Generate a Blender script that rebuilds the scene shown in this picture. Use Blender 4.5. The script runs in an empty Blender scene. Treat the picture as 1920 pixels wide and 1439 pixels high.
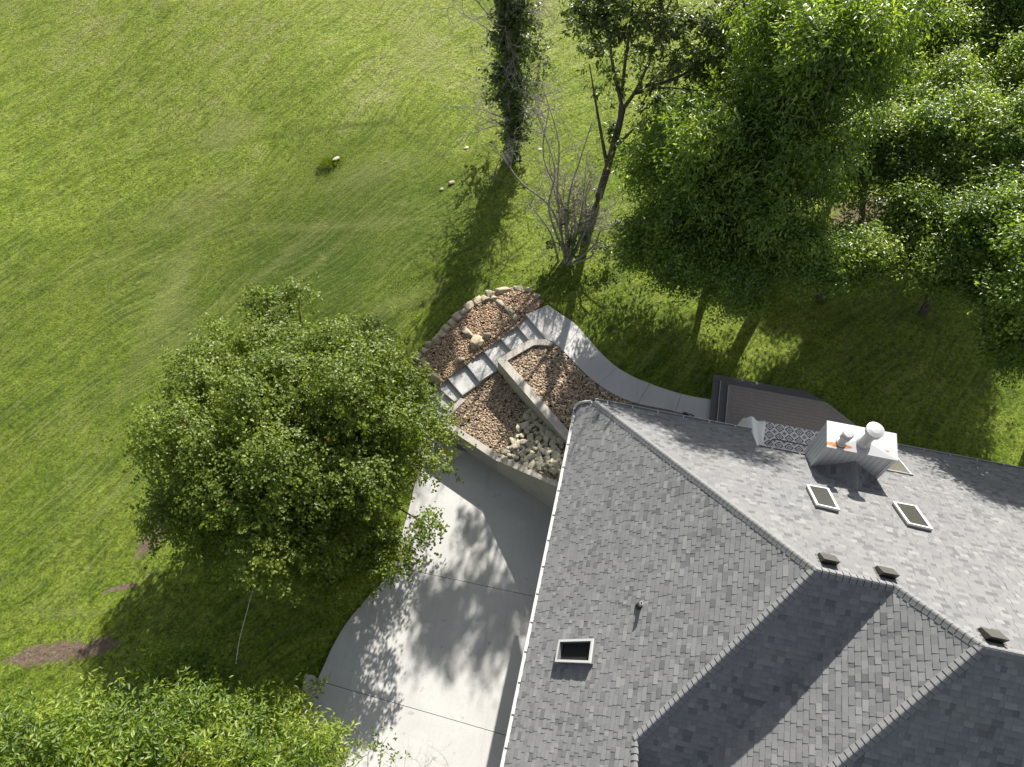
import bpy, math, random
import numpy as np
from mathutils import Vector

# ------------------------------------------------------------------ camera, sky, sun
CAMH, PITCH, FPX = 25.0, math.radians(59.0), 1378.0
SUN_AZ, SUN_EL = math.radians(17.0), math.radians(31.3)
scene = bpy.context.scene
cam_d = bpy.data.cameras.new("camera")
cam_d.sensor_width = 36.0
cam_d.lens = FPX * 36.0 / 1920.0
cam_d.clip_end = 2000.0
cam = bpy.data.objects.new("camera", cam_d)
scene.collection.objects.link(cam)
cam.location = (0, 0, CAMH)
cam.rotation_euler = (math.pi / 2 - PITCH, 0, 0)
scene.camera = cam

world = bpy.data.worlds.new("World")
scene.world = world
world.use_nodes = True
wn = world.node_tree
bg = wn.nodes["Background"]
sky = wn.nodes.new("ShaderNodeTexSky")
sky.sky_type = 'NISHITA'
sky.sun_disc = False
sky.sun_elevation = SUN_EL
sky.sun_rotation = SUN_AZ
sky.air_density = 1.0
sky.dust_density = 1.5
hsv = wn.nodes.new("ShaderNodeHueSaturation")
hsv.inputs["Saturation"].default_value = 0.5
wn.links.new(sky.outputs[0], hsv.inputs["Color"])
wn.links.new(hsv.outputs[0], bg.inputs[0])
bg.inputs[1].default_value = 0.07

S = Vector((math.sin(SUN_AZ) * math.cos(SUN_EL), math.cos(SUN_AZ) * math.cos(SUN_EL), math.sin(SUN_EL)))
sun_d = bpy.data.lights.new("sun", 'SUN')
sun_d.energy = 5.0
sun_d.angle = math.radians(0.55)
sun_d.color = (1.0, 0.955, 0.88)
sun = bpy.data.objects.new("sun", sun_d)
scene.collection.objects.link(sun)
sun.rotation_euler = (-S).to_track_quat('-Z', 'Y').to_euler()

scene.view_settings.view_transform = 'Standard'
scene.view_settings.look = 'None'
scene.view_settings.exposure = 1.08
scene.view_settings.gamma = 1.0
scene.cycles.max_bounces = 6
scene.cycles.diffuse_bounces = 3
scene.cycles.transmission_bounces = 4
scene.cycles.transparent_max_bounces = 6

rnd = random.Random(7)
rs = np.random.RandomState(11)

# ------------------------------------------------------------------ geometry helpers
_c, _s = math.cos(PITCH), math.sin(PITCH)
O = np.array([0, 0, CAMH])
UP = np.array([0, 0, 1.0])


def ray(px, py):
    a = (px - 960) / FPX
    b = -(py - 719.5) / FPX
    return np.array([a, _c + b * _s, -_s + b * _c])


def at(px, py, z):
    """survey point: where the sight line of a photo point meets height z"""
    d = ray(px, py)
    return O + d * (z - CAMH) / d[2]


def hit(px, py, n, d):
    r = ray(px, py)
    return O + r * (d - n @ O) / (n @ r)


AZ = math.radians(12.6)
U = np.array([math.cos(AZ), -math.sin(AZ), 0])      # house axis, roughly east
V = np.array([math.sin(AZ), math.cos(AZ), 0])       # house axis, roughly north


def H(u, v, z):
    return U * u + V * v + UP * z


def uv(p):
    return float(p @ U), float(p @ V)


def clip(poly, n, d):
    """keep the part of a polygon (list of arrays) where p.n <= d"""
    out = []
    m = len(poly)
    for i in range(m):
        a, b = poly[i], poly[(i + 1) % m]
        da, db = float(a @ n) - d, float(b @ n) - d
        if da <= 0:
            out.append(a)
        if (da < 0 < db) or (db < 0 < da):
            t = da / (da - db)
            out.append(a + (b - a) * t)
    return out


def clip_convex(poly, planes):
    for n, d in planes:
        if len(poly) < 3:
            return []
        poly = clip(poly, n, d)
    return poly if len(poly) >= 3 else []


C = scene.collection
WOFF = {}


class MB:
    def __init__(self):
        self.v, self.f, self.t, self.m = [], [], [], []

    def face(self, pts, tone=0.5, mat=0):
        i = len(self.v)
        self.v += [tuple(map(float, p)) for p in pts]
        self.f.append(tuple(range(i, i + len(pts))))
        self.t.append(tone)
        self.m.append(mat)

    def prism(self, poly, z0, z1, tone=0.5, mat=0):
        """vertical prism; z0/z1 numbers or per-vertex lists (z1 top)"""
        n = len(poly)
        a = 0.0
        for i in range(n):
            x1, y1 = poly[i][0], poly[i][1]
            x2, y2 = poly[(i + 1) % n][0], poly[(i + 1) % n][1]
            a += x1 * y2 - x2 * y1
        idx = list(range(n)) if a > 0 else list(range(n - 1, -1, -1))
        zt = z1 if isinstance(z1, (list, tuple)) else [z1] * n
        zb = z0 if isinstance(z0, (list, tuple)) else [z0] * n
        i0 = len(self.v)
        for k in idx:
            self.v.append((float(poly[k][0]), float(poly[k][1]), float(zt[k])))
        for k in idx:
            self.v.append((float(poly[k][0]), float(poly[k][1]), float(zb[k])))
        self.f.append(tuple(range(i0, i0 + n)))
        self.t.append(tone); self.m.append(mat)
        self.f.append(tuple(range(i0 + 2 * n - 1, i0 + n - 1, -1)))
        self.t.append(tone); self.m.append(mat)
        for k in range(n):
            k2 = (k + 1) % n
            self.f.append((i0 + k, i0 + n + k, i0 + n + k2, i0 + k2))
            self.t.append(tone); self.m.append(mat)

    def box(self, o, a, b, c, tone=0.5, mat=0):
        """parallelepiped from corner o with edges a,b,c"""
        o, a, b, c = map(np.asarray, (o, a, b, c))
        if np.dot(np.cross(a, b), c) < 0:
            a, b = b, a
        p = [o, o + a, o + a + b, o + b, o + c, o + a + c, o + a + b + c, o + b + c]
        i = len(self.v)
        self.v += [tuple(map(float, q)) for q in p]
        for f in ((0, 3, 2, 1), (4, 5, 6, 7), (0, 1, 5, 4), (1, 2, 6, 5), (2, 3, 7, 6), (3, 0, 4, 7)):
            self.f.append(tuple(i + k for k in f))
            self.t.append(tone); self.m.append(mat)

    def tube(self, pts, rad, sides=6, tone=0.5, mat=0, cap=True):
        pts = [np.asarray(p, float) for p in pts]
        n = len(pts)
        if not isinstance(rad, (list, tuple, np.ndarray)):
            rad = [rad] * n
        i0 = len(self.v)
        up0 = np.array([0.13, 0.31, 0.94])
        for i, p in enumerate(pts):
            t = pts[min(i + 1, n - 1)] - pts[max(i - 1, 0)]
            t = t / (np.linalg.norm(t) + 1e-9)
            a = np.cross(t, up0)
            if np.linalg.norm(a) < 0.1:
                a = np.cross(t, np.array([1.0, 0, 0]))
            a /= np.linalg.norm(a)
            b = np.cross(t, a)
            for k in range(sides):
                an = 2 * math.pi * k / sides
                self.v.append(tuple(p + (a * math.cos(an) + b * math.sin(an)) * rad[i]))
        for i in range(n - 1):
            for k in range(sides):
                k2 = (k + 1) % sides
                self.f.append((i0 + i * sides + k, i0 + i * sides + k2,
                               i0 + (i + 1) * sides + k2, i0 + (i + 1) * sides + k))
                self.t.append(tone); self.m.append(mat)
        if cap:
            self.f.append(tuple(i0 + k for k in range(sides)))
            self.f.append(tuple(i0 + (n - 1) * sides + k for k in range(sides - 1, -1, -1)))
            self.t += [tone, tone]; self.m += [mat, mat]

    def lathe(self, o, prof, sides=28, tone=0.5, mat=0):
        o = np.asarray(o, float)
        i0 = len(self.v)
        for r, z in prof:
            for k in range(sides):
                an = 2 * math.pi * k / sides
                self.v.append((o[0] + r * math.cos(an), o[1] + r * math.sin(an), o[2] + z))
        for i in range(len(prof) - 1):
            for k in range(sides):
                k2 = (k + 1) % sides
                self.f.append((i0 + i * sides + k, i0 + i * sides + k2,
                               i0 + (i + 1) * sides + k2, i0 + (i + 1) * sides + k))
                self.t.append(tone); self.m.append(mat)
        n = len(prof) - 1
        self.f.append(tuple(i0 + n * sides + k for k in range(sides)))
        self.f.append(tuple(i0 + k for k in range(sides - 1, -1, -1)))
        self.t += [tone, tone]; self.m += [mat, mat]

    def build(self, name, mats, parent=None, smooth=False, bevel=0.0, tone=True):
        me = bpy.data.meshes.new(name)
        off = WOFF.get(parent.name, (0, 0, 0)) if parent else (0, 0, 0)
        vv = np.array(self.v, float).reshape(-1, 3) - np.array(off)
        me.from_pydata(vv.tolist(), [], self.f)
        if not isinstance(mats, (list, tuple)):
            mats = [mats]
        for m in mats:
            me.materials.append(m)
        if len(mats) > 1:
            me.polygons.foreach_set("material_index", self.m)
        if tone:
            at_ = me.attributes.new("tone", 'FLOAT', 'FACE')
            at_.data.foreach_set("value", np.array(self.t, np.float32))
        if smooth:
            me.polygons.foreach_set("use_smooth", [True] * len(self.f))
        me.update()
        o = bpy.data.objects.new(name, me)
        C.objects.link(o)
        if parent:
            o.parent = parent
        WOFF[o.name] = off
        if bevel:
            b = o.modifiers.new("bevel", 'BEVEL')
            b.width = bevel
            b.segments = 2
            b.limit_method = 'ANGLE'
        return o


def tag(o, label=None, cat=None, group=None, kind=None):
    if label: o["label"] = label
    if cat: o["category"] = cat
    if group: o["group"] = group
    if kind: o["kind"] = kind
    return o


def empty(name, loc):
    o = bpy.data.objects.new(name, None)
    o.empty_display_size = 0.3
    o.location = tuple(map(float, loc))
    C.objects.link(o)
    WOFF[o.name] = tuple(map(float, loc))
    return o


def np_mesh(name, verts, faces, mats, parent=None, smooth=False, tone=None):
    """verts (n,3), faces (m,k)"""
    me = bpy.data.meshes.new(name)
    off = WOFF.get(parent.name, (0, 0, 0)) if parent else (0, 0, 0)
    v = (verts - np.array(off)).astype(np.float32)
    m, k = faces.shape
    me.vertices.add(len(v))
    me.vertices.foreach_set("co", v.ravel())
    me.loops.add(m * k)
    me.loops.foreach_set("vertex_index", faces.astype(np.int32).ravel())
    me.polygons.add(m)
    me.polygons.foreach_set("loop_start", np.arange(0, m * k, k, dtype=np.int32))
    if smooth:
        me.polygons.foreach_set("use_smooth", np.ones(m, bool))
    for q in (mats if isinstance(mats, (list, tuple)) else [mats]):
        me.materials.append(q)
    if tone is not None:
        a = me.attributes.new("tone", 'FLOAT', 'FACE')
        a.data.foreach_set("value", tone.astype(np.float32))
    me.update(calc_edges=True)
    me.validate()
    o = bpy.data.objects.new(name, me)
    C.objects.link(o)
    if parent:
        o.parent = parent
    WOFF[o.name] = off
    return o


# ------------------------------------------------------------------ materials
class NT:
    def __init__(self, name, rough=0.8, spec=0.3):
        self.m = bpy.data.materials.new(name)
        self.m.use_nodes = True
        self.t = self.m.node_tree
        self.b = self.t.nodes["Principled BSDF"]
        self.b.inputs["Roughness"].default_value = rough
        self.b.inputs["Specular IOR Level"].default_value = spec

    def n(self, typ, **kw):
        x = self.t.nodes.new(typ)
        for k, v in kw.items():
            setattr(x, k, v)
        return x

    def l(self, a, b):
        self.t.links.new(a, b)

    def pos(self):
        if not hasattr(self, "_p"):
            self._p = self.n("ShaderNodeNewGeometry").outputs["Position"]
        return self._p

    def island(self):
        return self.n("ShaderNodeNewGeometry").outputs["Random Per Island"]

    def noise(self, scale, detail=4, rough=0.6, vec=None, dist=0.0):
        x = self.n("ShaderNodeTexNoise")
        x.inputs["Scale"].default_value = scale
        x.inputs["Detail"].default_value = detail
        x.inputs["Roughness"].default_value = rough
        x.inputs["Distortion"].default_value = dist
        self.l(vec if vec is not None else self.pos(), x.inputs["Vector"])
        return x.outputs["Fac"]

    def math(self, op, a, b=0.0, c=None, clamp=False):
        x = self.n("ShaderNodeMath", operation=op)
        x.use_clamp = clamp
        for i, q in enumerate((a, b, c)):
            if q is None:
                continue
            if isinstance(q, (int, float)):
                x.inputs[i].default_value = q
            else:
                self.l(q, x.inputs[i])
        return x.outputs[0]

    def ramp(self, fac, stops):
        x = self.n("ShaderNodeValToRGB")
        el = x.color_ramp.elements
        while len(el) < len(stops):
            el.new(0.5)
        for e, (p, c) in zip(el, stops):
            e.position = p
            e.color = (*c, 1) if len(c) == 3 else c
        self.l(fac, x.inputs[0])
        return x.outputs[0]

    def rng(self, fac, a, b, c=0.0, d=1.0):
        x = self.n("ShaderNodeMapRange")
        for i, q in zip((1, 2, 3, 4), (a, b, c, d)):
            x.inputs[i].default_value = q
        self.l(fac, x.inputs[0])
        return x.outputs[0]

    def mix(self, fac, a, b, mode='MIX'):
        x = self.n("ShaderNodeMix", data_type='RGBA', blend_type=mode)
        for i, q in ((0, fac), (6, a), (7, b)):
            if isinstance(q, (int, float)):
                x.inputs[i].default_value = q
            elif isinstance(q, (tuple, list)):
                x.inputs[i].default_value = (*q, 1)
            else:
                self.l(q, x.inputs[i])
        return x.outputs[2]

    def mapping(self, loc=(0, 0, 0), rotz=0.0, scale=(1, 1, 1), vec=None):
        x = self.n("ShaderNodeMapping")
        x.vector_type = 'TEXTURE'
        x.inputs["Location"].default_value = loc
        x.inputs["Rotation"].default_value = (0, 0, rotz)
        x.inputs["Scale"].default_value = scale
        self.l(vec if vec is not None else self.pos(), x.inputs["Vector"])
        return x.outputs[0]

    def attr(self, name="tone"):
        x = self.n("ShaderNodeAttribute", attribute_name=name)
        return x.outputs["Fac"]

    def color(self, c):
        if isinstance(c, (tuple, list)):
            self.b.inputs["Base Color"].default_value = (*c, 1)
        else:
            self.l(c, self.b.inputs["Base Color"])

    def bump(self, h, strength=0.5, dist=0.02):
        x = self.n("ShaderNodeBump")
        x.inputs["Strength"].default_value = strength
        x.inputs["Distance"].default_value = dist
        self.l(h, x.inputs["Height"])
        self.l(x.outputs[0], self.b.inputs["Normal"])


def blob(t, c, rx, ry, rot=0.0, warp=0.5, wscale=1.2, soft=0.25):
    """soft mask round a ground point, wobbled by noise"""
    v = t.mapping((c[0], c[1], 0), rot, (rx, ry, 1e6))
    ln = t.n("ShaderNodeVectorMath", operation='LENGTH')
    t.l(v, ln.inputs[0])
    w = t.noise(wscale, 5, 0.65)
    d = t.math('ADD', ln.outputs["Value"], t.math('MULTIPLY', t.math('SUBTRACT', w, 0.5), warp * 2))
    return t.rng(d, 1 + soft, 1 - soft)


def m_plain(name, col, rough=0.6, spec=0.4, var=0.0, metal=0.0, nscale=3.0):
    t = NT(name, rough, spec)
    t.b.inputs["Metallic"].default_value = metal
    if var:
        f = t.noise(nscale, 5, 0.65)
        t.color(t.mix(f, tuple(c * (1 - var) for c in col), tuple(min(1, c * (1 + var)) for c in col)))
    else:
        t.color(col)
    return t.m


def m_concrete(name, a, b, stain=0.25, rough=0.85):
    t = NT(name, rough, 0.25)
    f1 = t.noise(0.5, 4, 0.6, dist=0.6)
    f2 = t.noise(14, 5, 0.7)
    f3 = t.noise(120, 2, 0.5)
    c = t.mix(t.rng(f1, 0.3, 0.7), a, b)
    c = t.mix(t.math('MULTIPLY', t.rng(f2, 0.45, 0.8), stain), c, tuple(x * 0.72 for x in a))
    c = t.mix(t.math('MULTIPLY', t.rng(t.noise(2.2, 6, 0.75, dist=1.5), 0.52, 0.75), 0.35), c, tuple(x * 0.8 for x in b))
    c = t.mix(t.math('MULTIPLY', t.rng(t.noise(1.1, 7, 0.8, dist=2.0), 0.60, 0.66), stain), c, tuple(x * 0.6 for x in a))
    c = t.mix(0.12, c, t.ramp(f3, [(0.3, (0.1, 0.1, 0.1)), (0.7, (0.9, 0.9, 0.9))]), 'OVERLAY')
    st_ = t.noise(1.0, 4, 0.65, vec=t.mapping(rotz=-0.12, scale=(0.22, 3.5, 1)))
    c = t.mix(t.math('MULTIPLY', t.rng(st_, 0.55, 0.72), 0.22), c, tuple(x * 0.62 for x in a))
    sp = t.noise(3.3, 2, 0.5)
    c = t.mix(t.math('MULTIPLY', t.rng(sp, 0.70, 0.74), 0.4), c, tuple(x * 0.5 for x in a))
    t.color(c)
    t.bump(t.math('ADD', f3, t.math('MULTIPLY', f2, 2.0)), 0.25, 0.004)
    return t.m


def m_leaf(name, cols, trans=0.35, rough=0.45, spec=0.5, dead=None, hue=0.49):
    t = NT(name, rough, spec)
    r = t.island()
    f = t.noise(0.55, 3, 0.6)
    k = len(cols)
    stops = [((i + 0.5) / k, c) for i, c in enumerate(cols)]
    fac = t.math('ADD', t.math('MULTIPLY', r, 0.5), t.math('MULTIPLY', t.rng(f, 0.3, 0.7), 0.5))
    c = t.ramp(fac, stops)
    if dead:
        c = t.mix(t.math('GREATER_THAN', r, 1 - dead[0]), c, dead[1])
    t.color(c)
    tr = t.n("ShaderNodeBsdfTranslucent")
    br = t.n("ShaderNodeHueSaturation")
    br.inputs["Hue"].default_value = hue
    br.inputs["Saturation"].default_value = 1.15
    br.inputs["Value"].default_value = 2.0
    t.l(c, br.inputs["Color"])
    t.l(br.outputs[0], tr.inputs[0])
    mx = t.n("ShaderNodeMixShader")
    mx.inputs[0].default_value = trans
    t.l(t.b.outputs[0], mx.inputs[1])
    t.l(tr.outputs[0], mx.inputs[2])
    out = [x for x in t.t.nodes if x.type == 'OUTPUT_MATERIAL'][0]
    t.l(mx.outputs[0], out.inputs[0])
    return t.m


def m_bark(name, a, b):
    t = NT(name, 0.9, 0.2)
    v = t.mapping(scale=(1, 1, 5))
    f = t.noise(18, 5, 0.7, vec=v)
    t.color(t.ramp(f, [(0.3, a), (0.7, b)]))
    t.bump(f, 0.8, 0.03)
    return t.m


def m_pebble(name, cols, rough=0.8):
    t = NT(name, rough, 0.3)
    r = t.island()
    k = len(cols)
    c = t.ramp(r, [((i + 0.5) / k, q) for i, q in enumerate(cols)])
    f = t.noise(60, 4, 0.7)
    c = t.mix(t.math('MULTIPLY', f, 0.5), c, tuple(x * 0.6 for x in cols[0]))
    t.color(c)
    t.bump(f, 0.4, 0.01)
    return t.m


def m_stone(name, a, b, c3):
    t = NT(name, 0.88, 0.2)
    oi = t.n("ShaderNodeObjectInfo").outputs["Random"]
    f = t.noise(6, 6, 0.7, dist=0.5)
    c = t.mix(t.rng(f, 0.3, 0.7), a, b)
    c = t.mix(t.math('MULTIPLY', oi, 0.75), c, c3)
    f2 = t.noise(45, 4, 0.7)
    c = t.mix(t.math('MULTIPLY', t.rng(f2, 0.5, 0.75), 0.5), c, tuple(x * 0.45 for x in a))
    t.color(c)
    t.bump(t.math('ADD', f, f2), 0.7, 0.03)
    return t.m


def m_shingle():
    t = NT("shingle", 0.92, 0.22)
    tone = t.attr()
    c = t.ramp(tone, [(0.0, (0.040, 0.041, 0.043)), (0.06, (0.14, 0.142, 0.145)), (0.3, (0.192, 0.194, 0.197)), (0.65, (0.230, 0.231, 0.232)), (0.88, (0.250, 0.252, 0.250)), (1.0, (0.29, 0.29, 0.284))])
    g = t.noise(260, 2, 0.6)
    c = t.mix(0.35, c, t.ramp(g, [(0.3, (0.2, 0.2, 0.2)), (0.7, (0.8, 0.8, 0.8))]), 'OVERLAY')
    big = t.noise(0.7, 4, 0.6)
    c = t.mix(t.math('MULTIPLY', t.rng(big, 0.4, 0.75), 0.16), c, (0.30, 0.29, 0.26))
    t.color(c)
    t.b.inputs['Diffuse Roughness'].default_value = 0.55
    t.bump(g, 0.5, 0.004)
    return t.m


def m_grass():
    t = NT("grass", 0.85, 0.15)
    P = t.pos()
    # mowing direction, stretched noise
    va = at(0, 1000, 0); vb = at(430, 730, 0)
    mang = math.atan2(vb[1] - va[1], vb[0] - va[0])
    warp = t.n("ShaderNodeVectorMath", operation='ADD')
    wn_ = t.n("ShaderNodeTexNoise"); wn_.inputs["Scale"].default_value = 0.06; wn_.inputs["Detail"].default_value = 2
    t.l(P, wn_.inputs["Vector"])
    sc = t.n("ShaderNodeVectorMath", operation='SCALE'); sc.inputs["Scale"].default_value = 9.0
    t.l(wn_.outputs["Color"], sc.inputs[0])
    t.l(P, warp.inputs[0]); t.l(sc.outputs[0], warp.inputs[1])
    vstr = t.mapping(rotz=mang, scale=(7.0, 0.55, 1), vec=warp.outputs[0])
    streak = t.noise(1.0, 4, 0.62, vec=vstr)
    vstr2 = t.mapping(rotz=mang + 0.35, scale=(1.0, 0.28, 1), vec=P)
    fibre = t.noise(4.0, 5, 0.72, vec=vstr2)
    big = t.noise(0.12, 4, 0.6, dist=0.8)
    mid = t.noise(0.75, 5, 0.68, dist=0.6)
    fine = t.math('ADD', t.math('MULTIPLY', t.noise(11, 4, 0.75), 0.6), t.math('MULTIPLY', t.noise(4.2, 4, 0.7, dist=0.8), 0.4))
    vfine = t.noise(42, 3, 0.7)
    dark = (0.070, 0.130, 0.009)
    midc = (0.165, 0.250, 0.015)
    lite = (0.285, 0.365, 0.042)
    dry_sheen = (0.38, 0.40, 0.145)  # palest grass: dry and worn patches, also the painted sheen
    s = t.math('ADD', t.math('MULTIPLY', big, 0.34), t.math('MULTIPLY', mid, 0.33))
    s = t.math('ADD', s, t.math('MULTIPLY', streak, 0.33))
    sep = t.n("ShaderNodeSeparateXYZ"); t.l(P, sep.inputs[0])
    # sheen towards the sun painted into the colour: far (top) lawn paler
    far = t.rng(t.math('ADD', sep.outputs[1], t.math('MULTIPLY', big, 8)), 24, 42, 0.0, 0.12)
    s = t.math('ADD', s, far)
    c = t.ramp(s, [(0.36, dark), (0.47, midc), (0.60, lite), (0.74, dry_sheen)])
    c = t.mix(0.9, c, t.ramp(fine, [(0.36, (0.04, 0.04, 0.04)), (0.5, (0.5, 0.5, 0.5)), (0.64, (0.95, 0.95, 0.95))]), 'OVERLAY')
    c = t.mix(0.55, c, t.ramp(fibre, [(0.3, (0.22, 0.22, 0.22)), (0.7, (0.78, 0.78, 0.78))]), 'OVERLAY')
    c = t.mix(t.rng(vfine, 0.55, 0.8, 0, 0.35), c, (0.22, 0.25, 0.10))
    # greener, longer lawn in two swales
    g1 = at(700, 290, 0); g2 = at(640, 470, -0.8)
    gm = blob(t, g1, 4.6, 2.6, 0.1, 0.35, 0.5, 0.45)
    c = t.mix(t.math('MULTIPLY', gm, 0.45), c, (0.130, 0.205, 0.016))
    gm2 = blob(t, g2, 6.0, 3.0, 0.5, 0.35, 0.5, 0.45)
    c = t.mix(t.math('MULTIPLY', gm2, 0.5), c, (0.080, 0.150, 0.016))
    # worn pale patches
    for (px, py, rx, ry, k) in ((410, 225, 1.6, 0.9, 0.5), (690, 320, 2.0, 0.9, 0.35), (340, 340, 2.4, 1.0, 0.4),
                                (790, 90, 1.2, 3.0, 0.35), (300, 560, 0.9, 3.2, 0.35), (760, 560, 1.6, 0.5, 0.35)):
        c = t.mix(t.math('MULTIPLY', blob(t, at(px, py, -0.5), rx, ry, 0.3, 0.7, 0.9, 0.6), k), c, dry_sheen)
    # darker lawn colour in the left foreground with mowing arcs
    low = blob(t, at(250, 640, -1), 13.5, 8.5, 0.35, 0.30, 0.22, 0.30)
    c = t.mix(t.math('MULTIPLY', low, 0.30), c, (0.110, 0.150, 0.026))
    bandm = blob(t, at(330, 420, -0.6), 13.0, 2.6, 0.12, 0.5, 0.35, 0.5)
    c = t.mix(t.math('MULTIPLY', bandm, 0.22), c, (0.075, 0.120, 0.016))
    wv = t.n("ShaderNodeTexWave"); wv.bands_direction = 'Y'; wv.inputs["Scale"].default_value = 0.75
    wv.inputs["Distortion"].default_value = 6.0; wv.inputs["Detail"].default_value = 2; wv.inputs["Detail Scale"].default_value = 0.35
    t.l(t.mapping(rotz=mang, vec=warp.outputs[0]), wv.inputs["Vector"])
    wm = t.math('MULTIPLY', t.rng(wv.outputs["Fac"], 0.62, 0.98), t.rng(t.noise(0.35, 3, 0.6), 0.42, 0.62))
    c = t.mix(t.math('MULTIPLY', wm, 0.22), c, (0.31, 0.34, 0.15))
    wd = t.math('MULTIPLY', t.rng(wv.outputs["Fac"], 0.35, 0.02), t.rng(t.noise(0.5, 3, 0.6), 0.45, 0.62))
    c = t.mix(t.math('MULTIPLY', wd, 0.22), c, (0.060, 0.085, 0.016))
    s2 = t.noise(1.0, 3, 0.6, vec=t.mapping(rotz=mang + 0.12, scale=(3.2, 0.13, 1), vec=warp.outputs[0]))
    c = t.mix(t.rng(s2, 0.56, 0.68, 0, 0.45), c, (0.36, 0.39, 0.15))
    c = t.mix(t.rng(s2, 0.43, 0.32, 0, 0.55), c, (0.062, 0.105, 0.012))
    # scattered thatch clumps and weeds
    cl = t.noise(2.1, 6, 0.8, dist=1.2)
    c = t.mix(t.rng(cl, 0.56, 0.70, 0, 0.65), c, (0.36, 0.37, 0.16))
    c = t.mix(t.rng(cl, 0.42, 0.30, 0, 0.65), c, (0.055, 0.095, 0.010))
    # pale tracks
    for (pa, pb, wd_, k_) in (((330, 245), (620, 238), 0.13, -1), ((620, 238), (740, 240), 0.13, -1), ((740, 240), (850, 320), 0.13, -1), ((500, 395), (760, 415), 0.16, 1),
                              ((430, 500), (590, 405), 0.14, 1), ((470, 540), (640, 430), 0.12, 1), ((230, 610), (345, 395), 0.35, 1), ((40, 1130), (130, 1128), .12, 1), ((560, 640), (800, 560), .2, -1)):
        A_, B_ = at(*pa, -.5), at(*pb, -.5)
        m_ = (A_ + B_) / 2; L_ = np.linalg.norm(B_ - A_) / 2
        tr = blob(t, m_, L_ * 1.2, wd_ * 1.4, math.atan2(B_[1] - A_[1], B_[0] - A_[0]), 0.9, 0.8, 0.9)
        c = t.mix(t.math('MULTIPLY', tr, 0.30), c, dry_sheen if k_ > 0 else (0.06, 0.095, 0.012))
    # turned strip and edge of the newer turf left of the big tree
    # bare soil
    soil = t.ramp(t.noise(9, 5, 0.7), [(0.3, (0.17, 0.12, 0.08)), (0.7, (0.36, 0.28, 0.20))])
    for (px, py, z, rx, ry, rot) in ((105, 1224, -2, 1.5, 0.36, 0.10), (60, 1232, -2, 1.0, 0.2, 0.1), (180, 1212, -2, .7, 0.3, 0.2), (225, 1102, -2, 0.6, 0.10, 0.2),
                                     (1625, 400, 0, 1.7, 0.9, 0.5), (1450, 482, 0, 0.8, 0.4, 0), 
                                     (1680, 310, 0, 1.4, 1.4, 0),
                                     (1700, 460, 0, 2.2, 1.2, 0.2), (300, 990, -2, 0.35, 1.2, -0.5)):
        c = t.mix(blob(t, at(px, py, z), rx, ry, rot, 1.15, 3.5, 0.22), c, soil)
    t.color(c)
    h = t.math('ADD', t.math('MULTIPLY', fine, 1.0), t.math('MULTIPLY', fibre, 1.2))
    h = t.math('ADD', h, t.math('MULTIPLY', vfine, 0.4))
    t.bump(h, 1.0, 0.24)
    return t.m


def m_rug():
    t = NT("rug_weave", 0.95, 0.1)
    v = t.mapping(loc=tuple(H(6.46, 14.81, 0.5)), rotz=-AZ, scale=(0.365, 0.365, 1))
    sep = t.n("ShaderNodeSeparateXYZ"); t.l(v, sep.inputs[0])

    def cell(off):
        fx = t.math('SUBTRACT', t.math('FRACT', t.math('ADD', sep.outputs[0], 50 + off)), 0.5)
        fy = t.math('SUBTRACT', t.math('FRACT', t.math('ADD', sep.outputs[1], 50 + off)), 0.5)
        return t.math('ABSOLUTE', fx), t.math('ABSOLUTE', fy)
    ax, ay = cell(0.0)
    d = t.math('ADD', ax, ay)

    def band(x, a, b):
        return t.math('MULTIPLY', t.math('GREATER_THAN', x, a), t.math('LESS_THAN', x, b))
    ring = band(d, 0.33, 0.46)
    r2 = t.math('SQRT', t.math('ADD', t.math('MULTIPLY', ax, ax), t.math('MULTIPLY', ay, ay)))
    inner = band(r2, 0.10, 0.165)
    ctr = t.math('LESS_THAN', r2, 0.05)
    cross = t.math('MULTIPLY', t.math('LESS_THAN', t.math('MINIMUM', ax, ay), 0.025), band(r2, 0.15, 0.28))
    bx, by = cell(0.5)
    rb = t.math('SQRT', t.math('ADD', t.math('MULTIPLY', bx, bx), t.math('MULTIPLY', by, by)))
    star = t.math('MULTIPLY', t.math('LESS_THAN', t.math('MULTIPLY', bx, by), 0.0045), band(rb, 0.04, 0.24))
    dots = t.math('MULTIPLY', t.math('LESS_THAN', t.math('ABSOLUTE', t.math('SUBTRACT', bx, by)), 0.05), band(rb, 0.16, 0.22))
    tot = ring
    for q in (inner, ctr, cross, star, dots):
        tot = t.math('MAXIMUM', tot, q)
    indi = t.math('LESS_THAN', d, 0.36)
    base = t.mix(indi, (0.66, 0.66, 0.69), (0.85, 0.85, 0.87))
    t.color(t.mix(tot, base, (0.008, 0.008, 0.01)))
    return t.m


M = {}
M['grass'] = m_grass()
M['shingle'] = m_shingle()
M['cap'] = M['shingle']
M['drive'] = m_concrete("driveway_concrete", (0.44, 0.433, 0.418), (0.52, 0.514, 0.498), 0.20)
M['path'] = m_concrete("path_concrete", (0.44, 0.433, 0.418), (0.52, 0.512, 0.497), 0.18)
M['wallc'] = m_concrete("wall_concrete", (0.37, 0.345, 0.30), (0.46, 0.43, 0.38), 0.3)
M['oldc'] = m_concrete("weathered_concrete", (0.36, 0.34, 0.30), (0.46, 0.44, 0.40), 0.5)
M['soil'] = m_plain("soil", (0.07, 0.05, 0.035), 0.95, 0.1, 0.4)
M['pebble'] = m_pebble("river_pebble", [(0.34, 0.195, 0.11), (0.58, 0.41, 0.27), (0.21, 0.145, 0.11), (0.78, 0.61, 0.44), (0.44, 0.27, 0.16), (0.56, 0.46, 0.36), (0.13, 0.105, 0.09), (0.80, 0.60, 0.34)])
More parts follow.
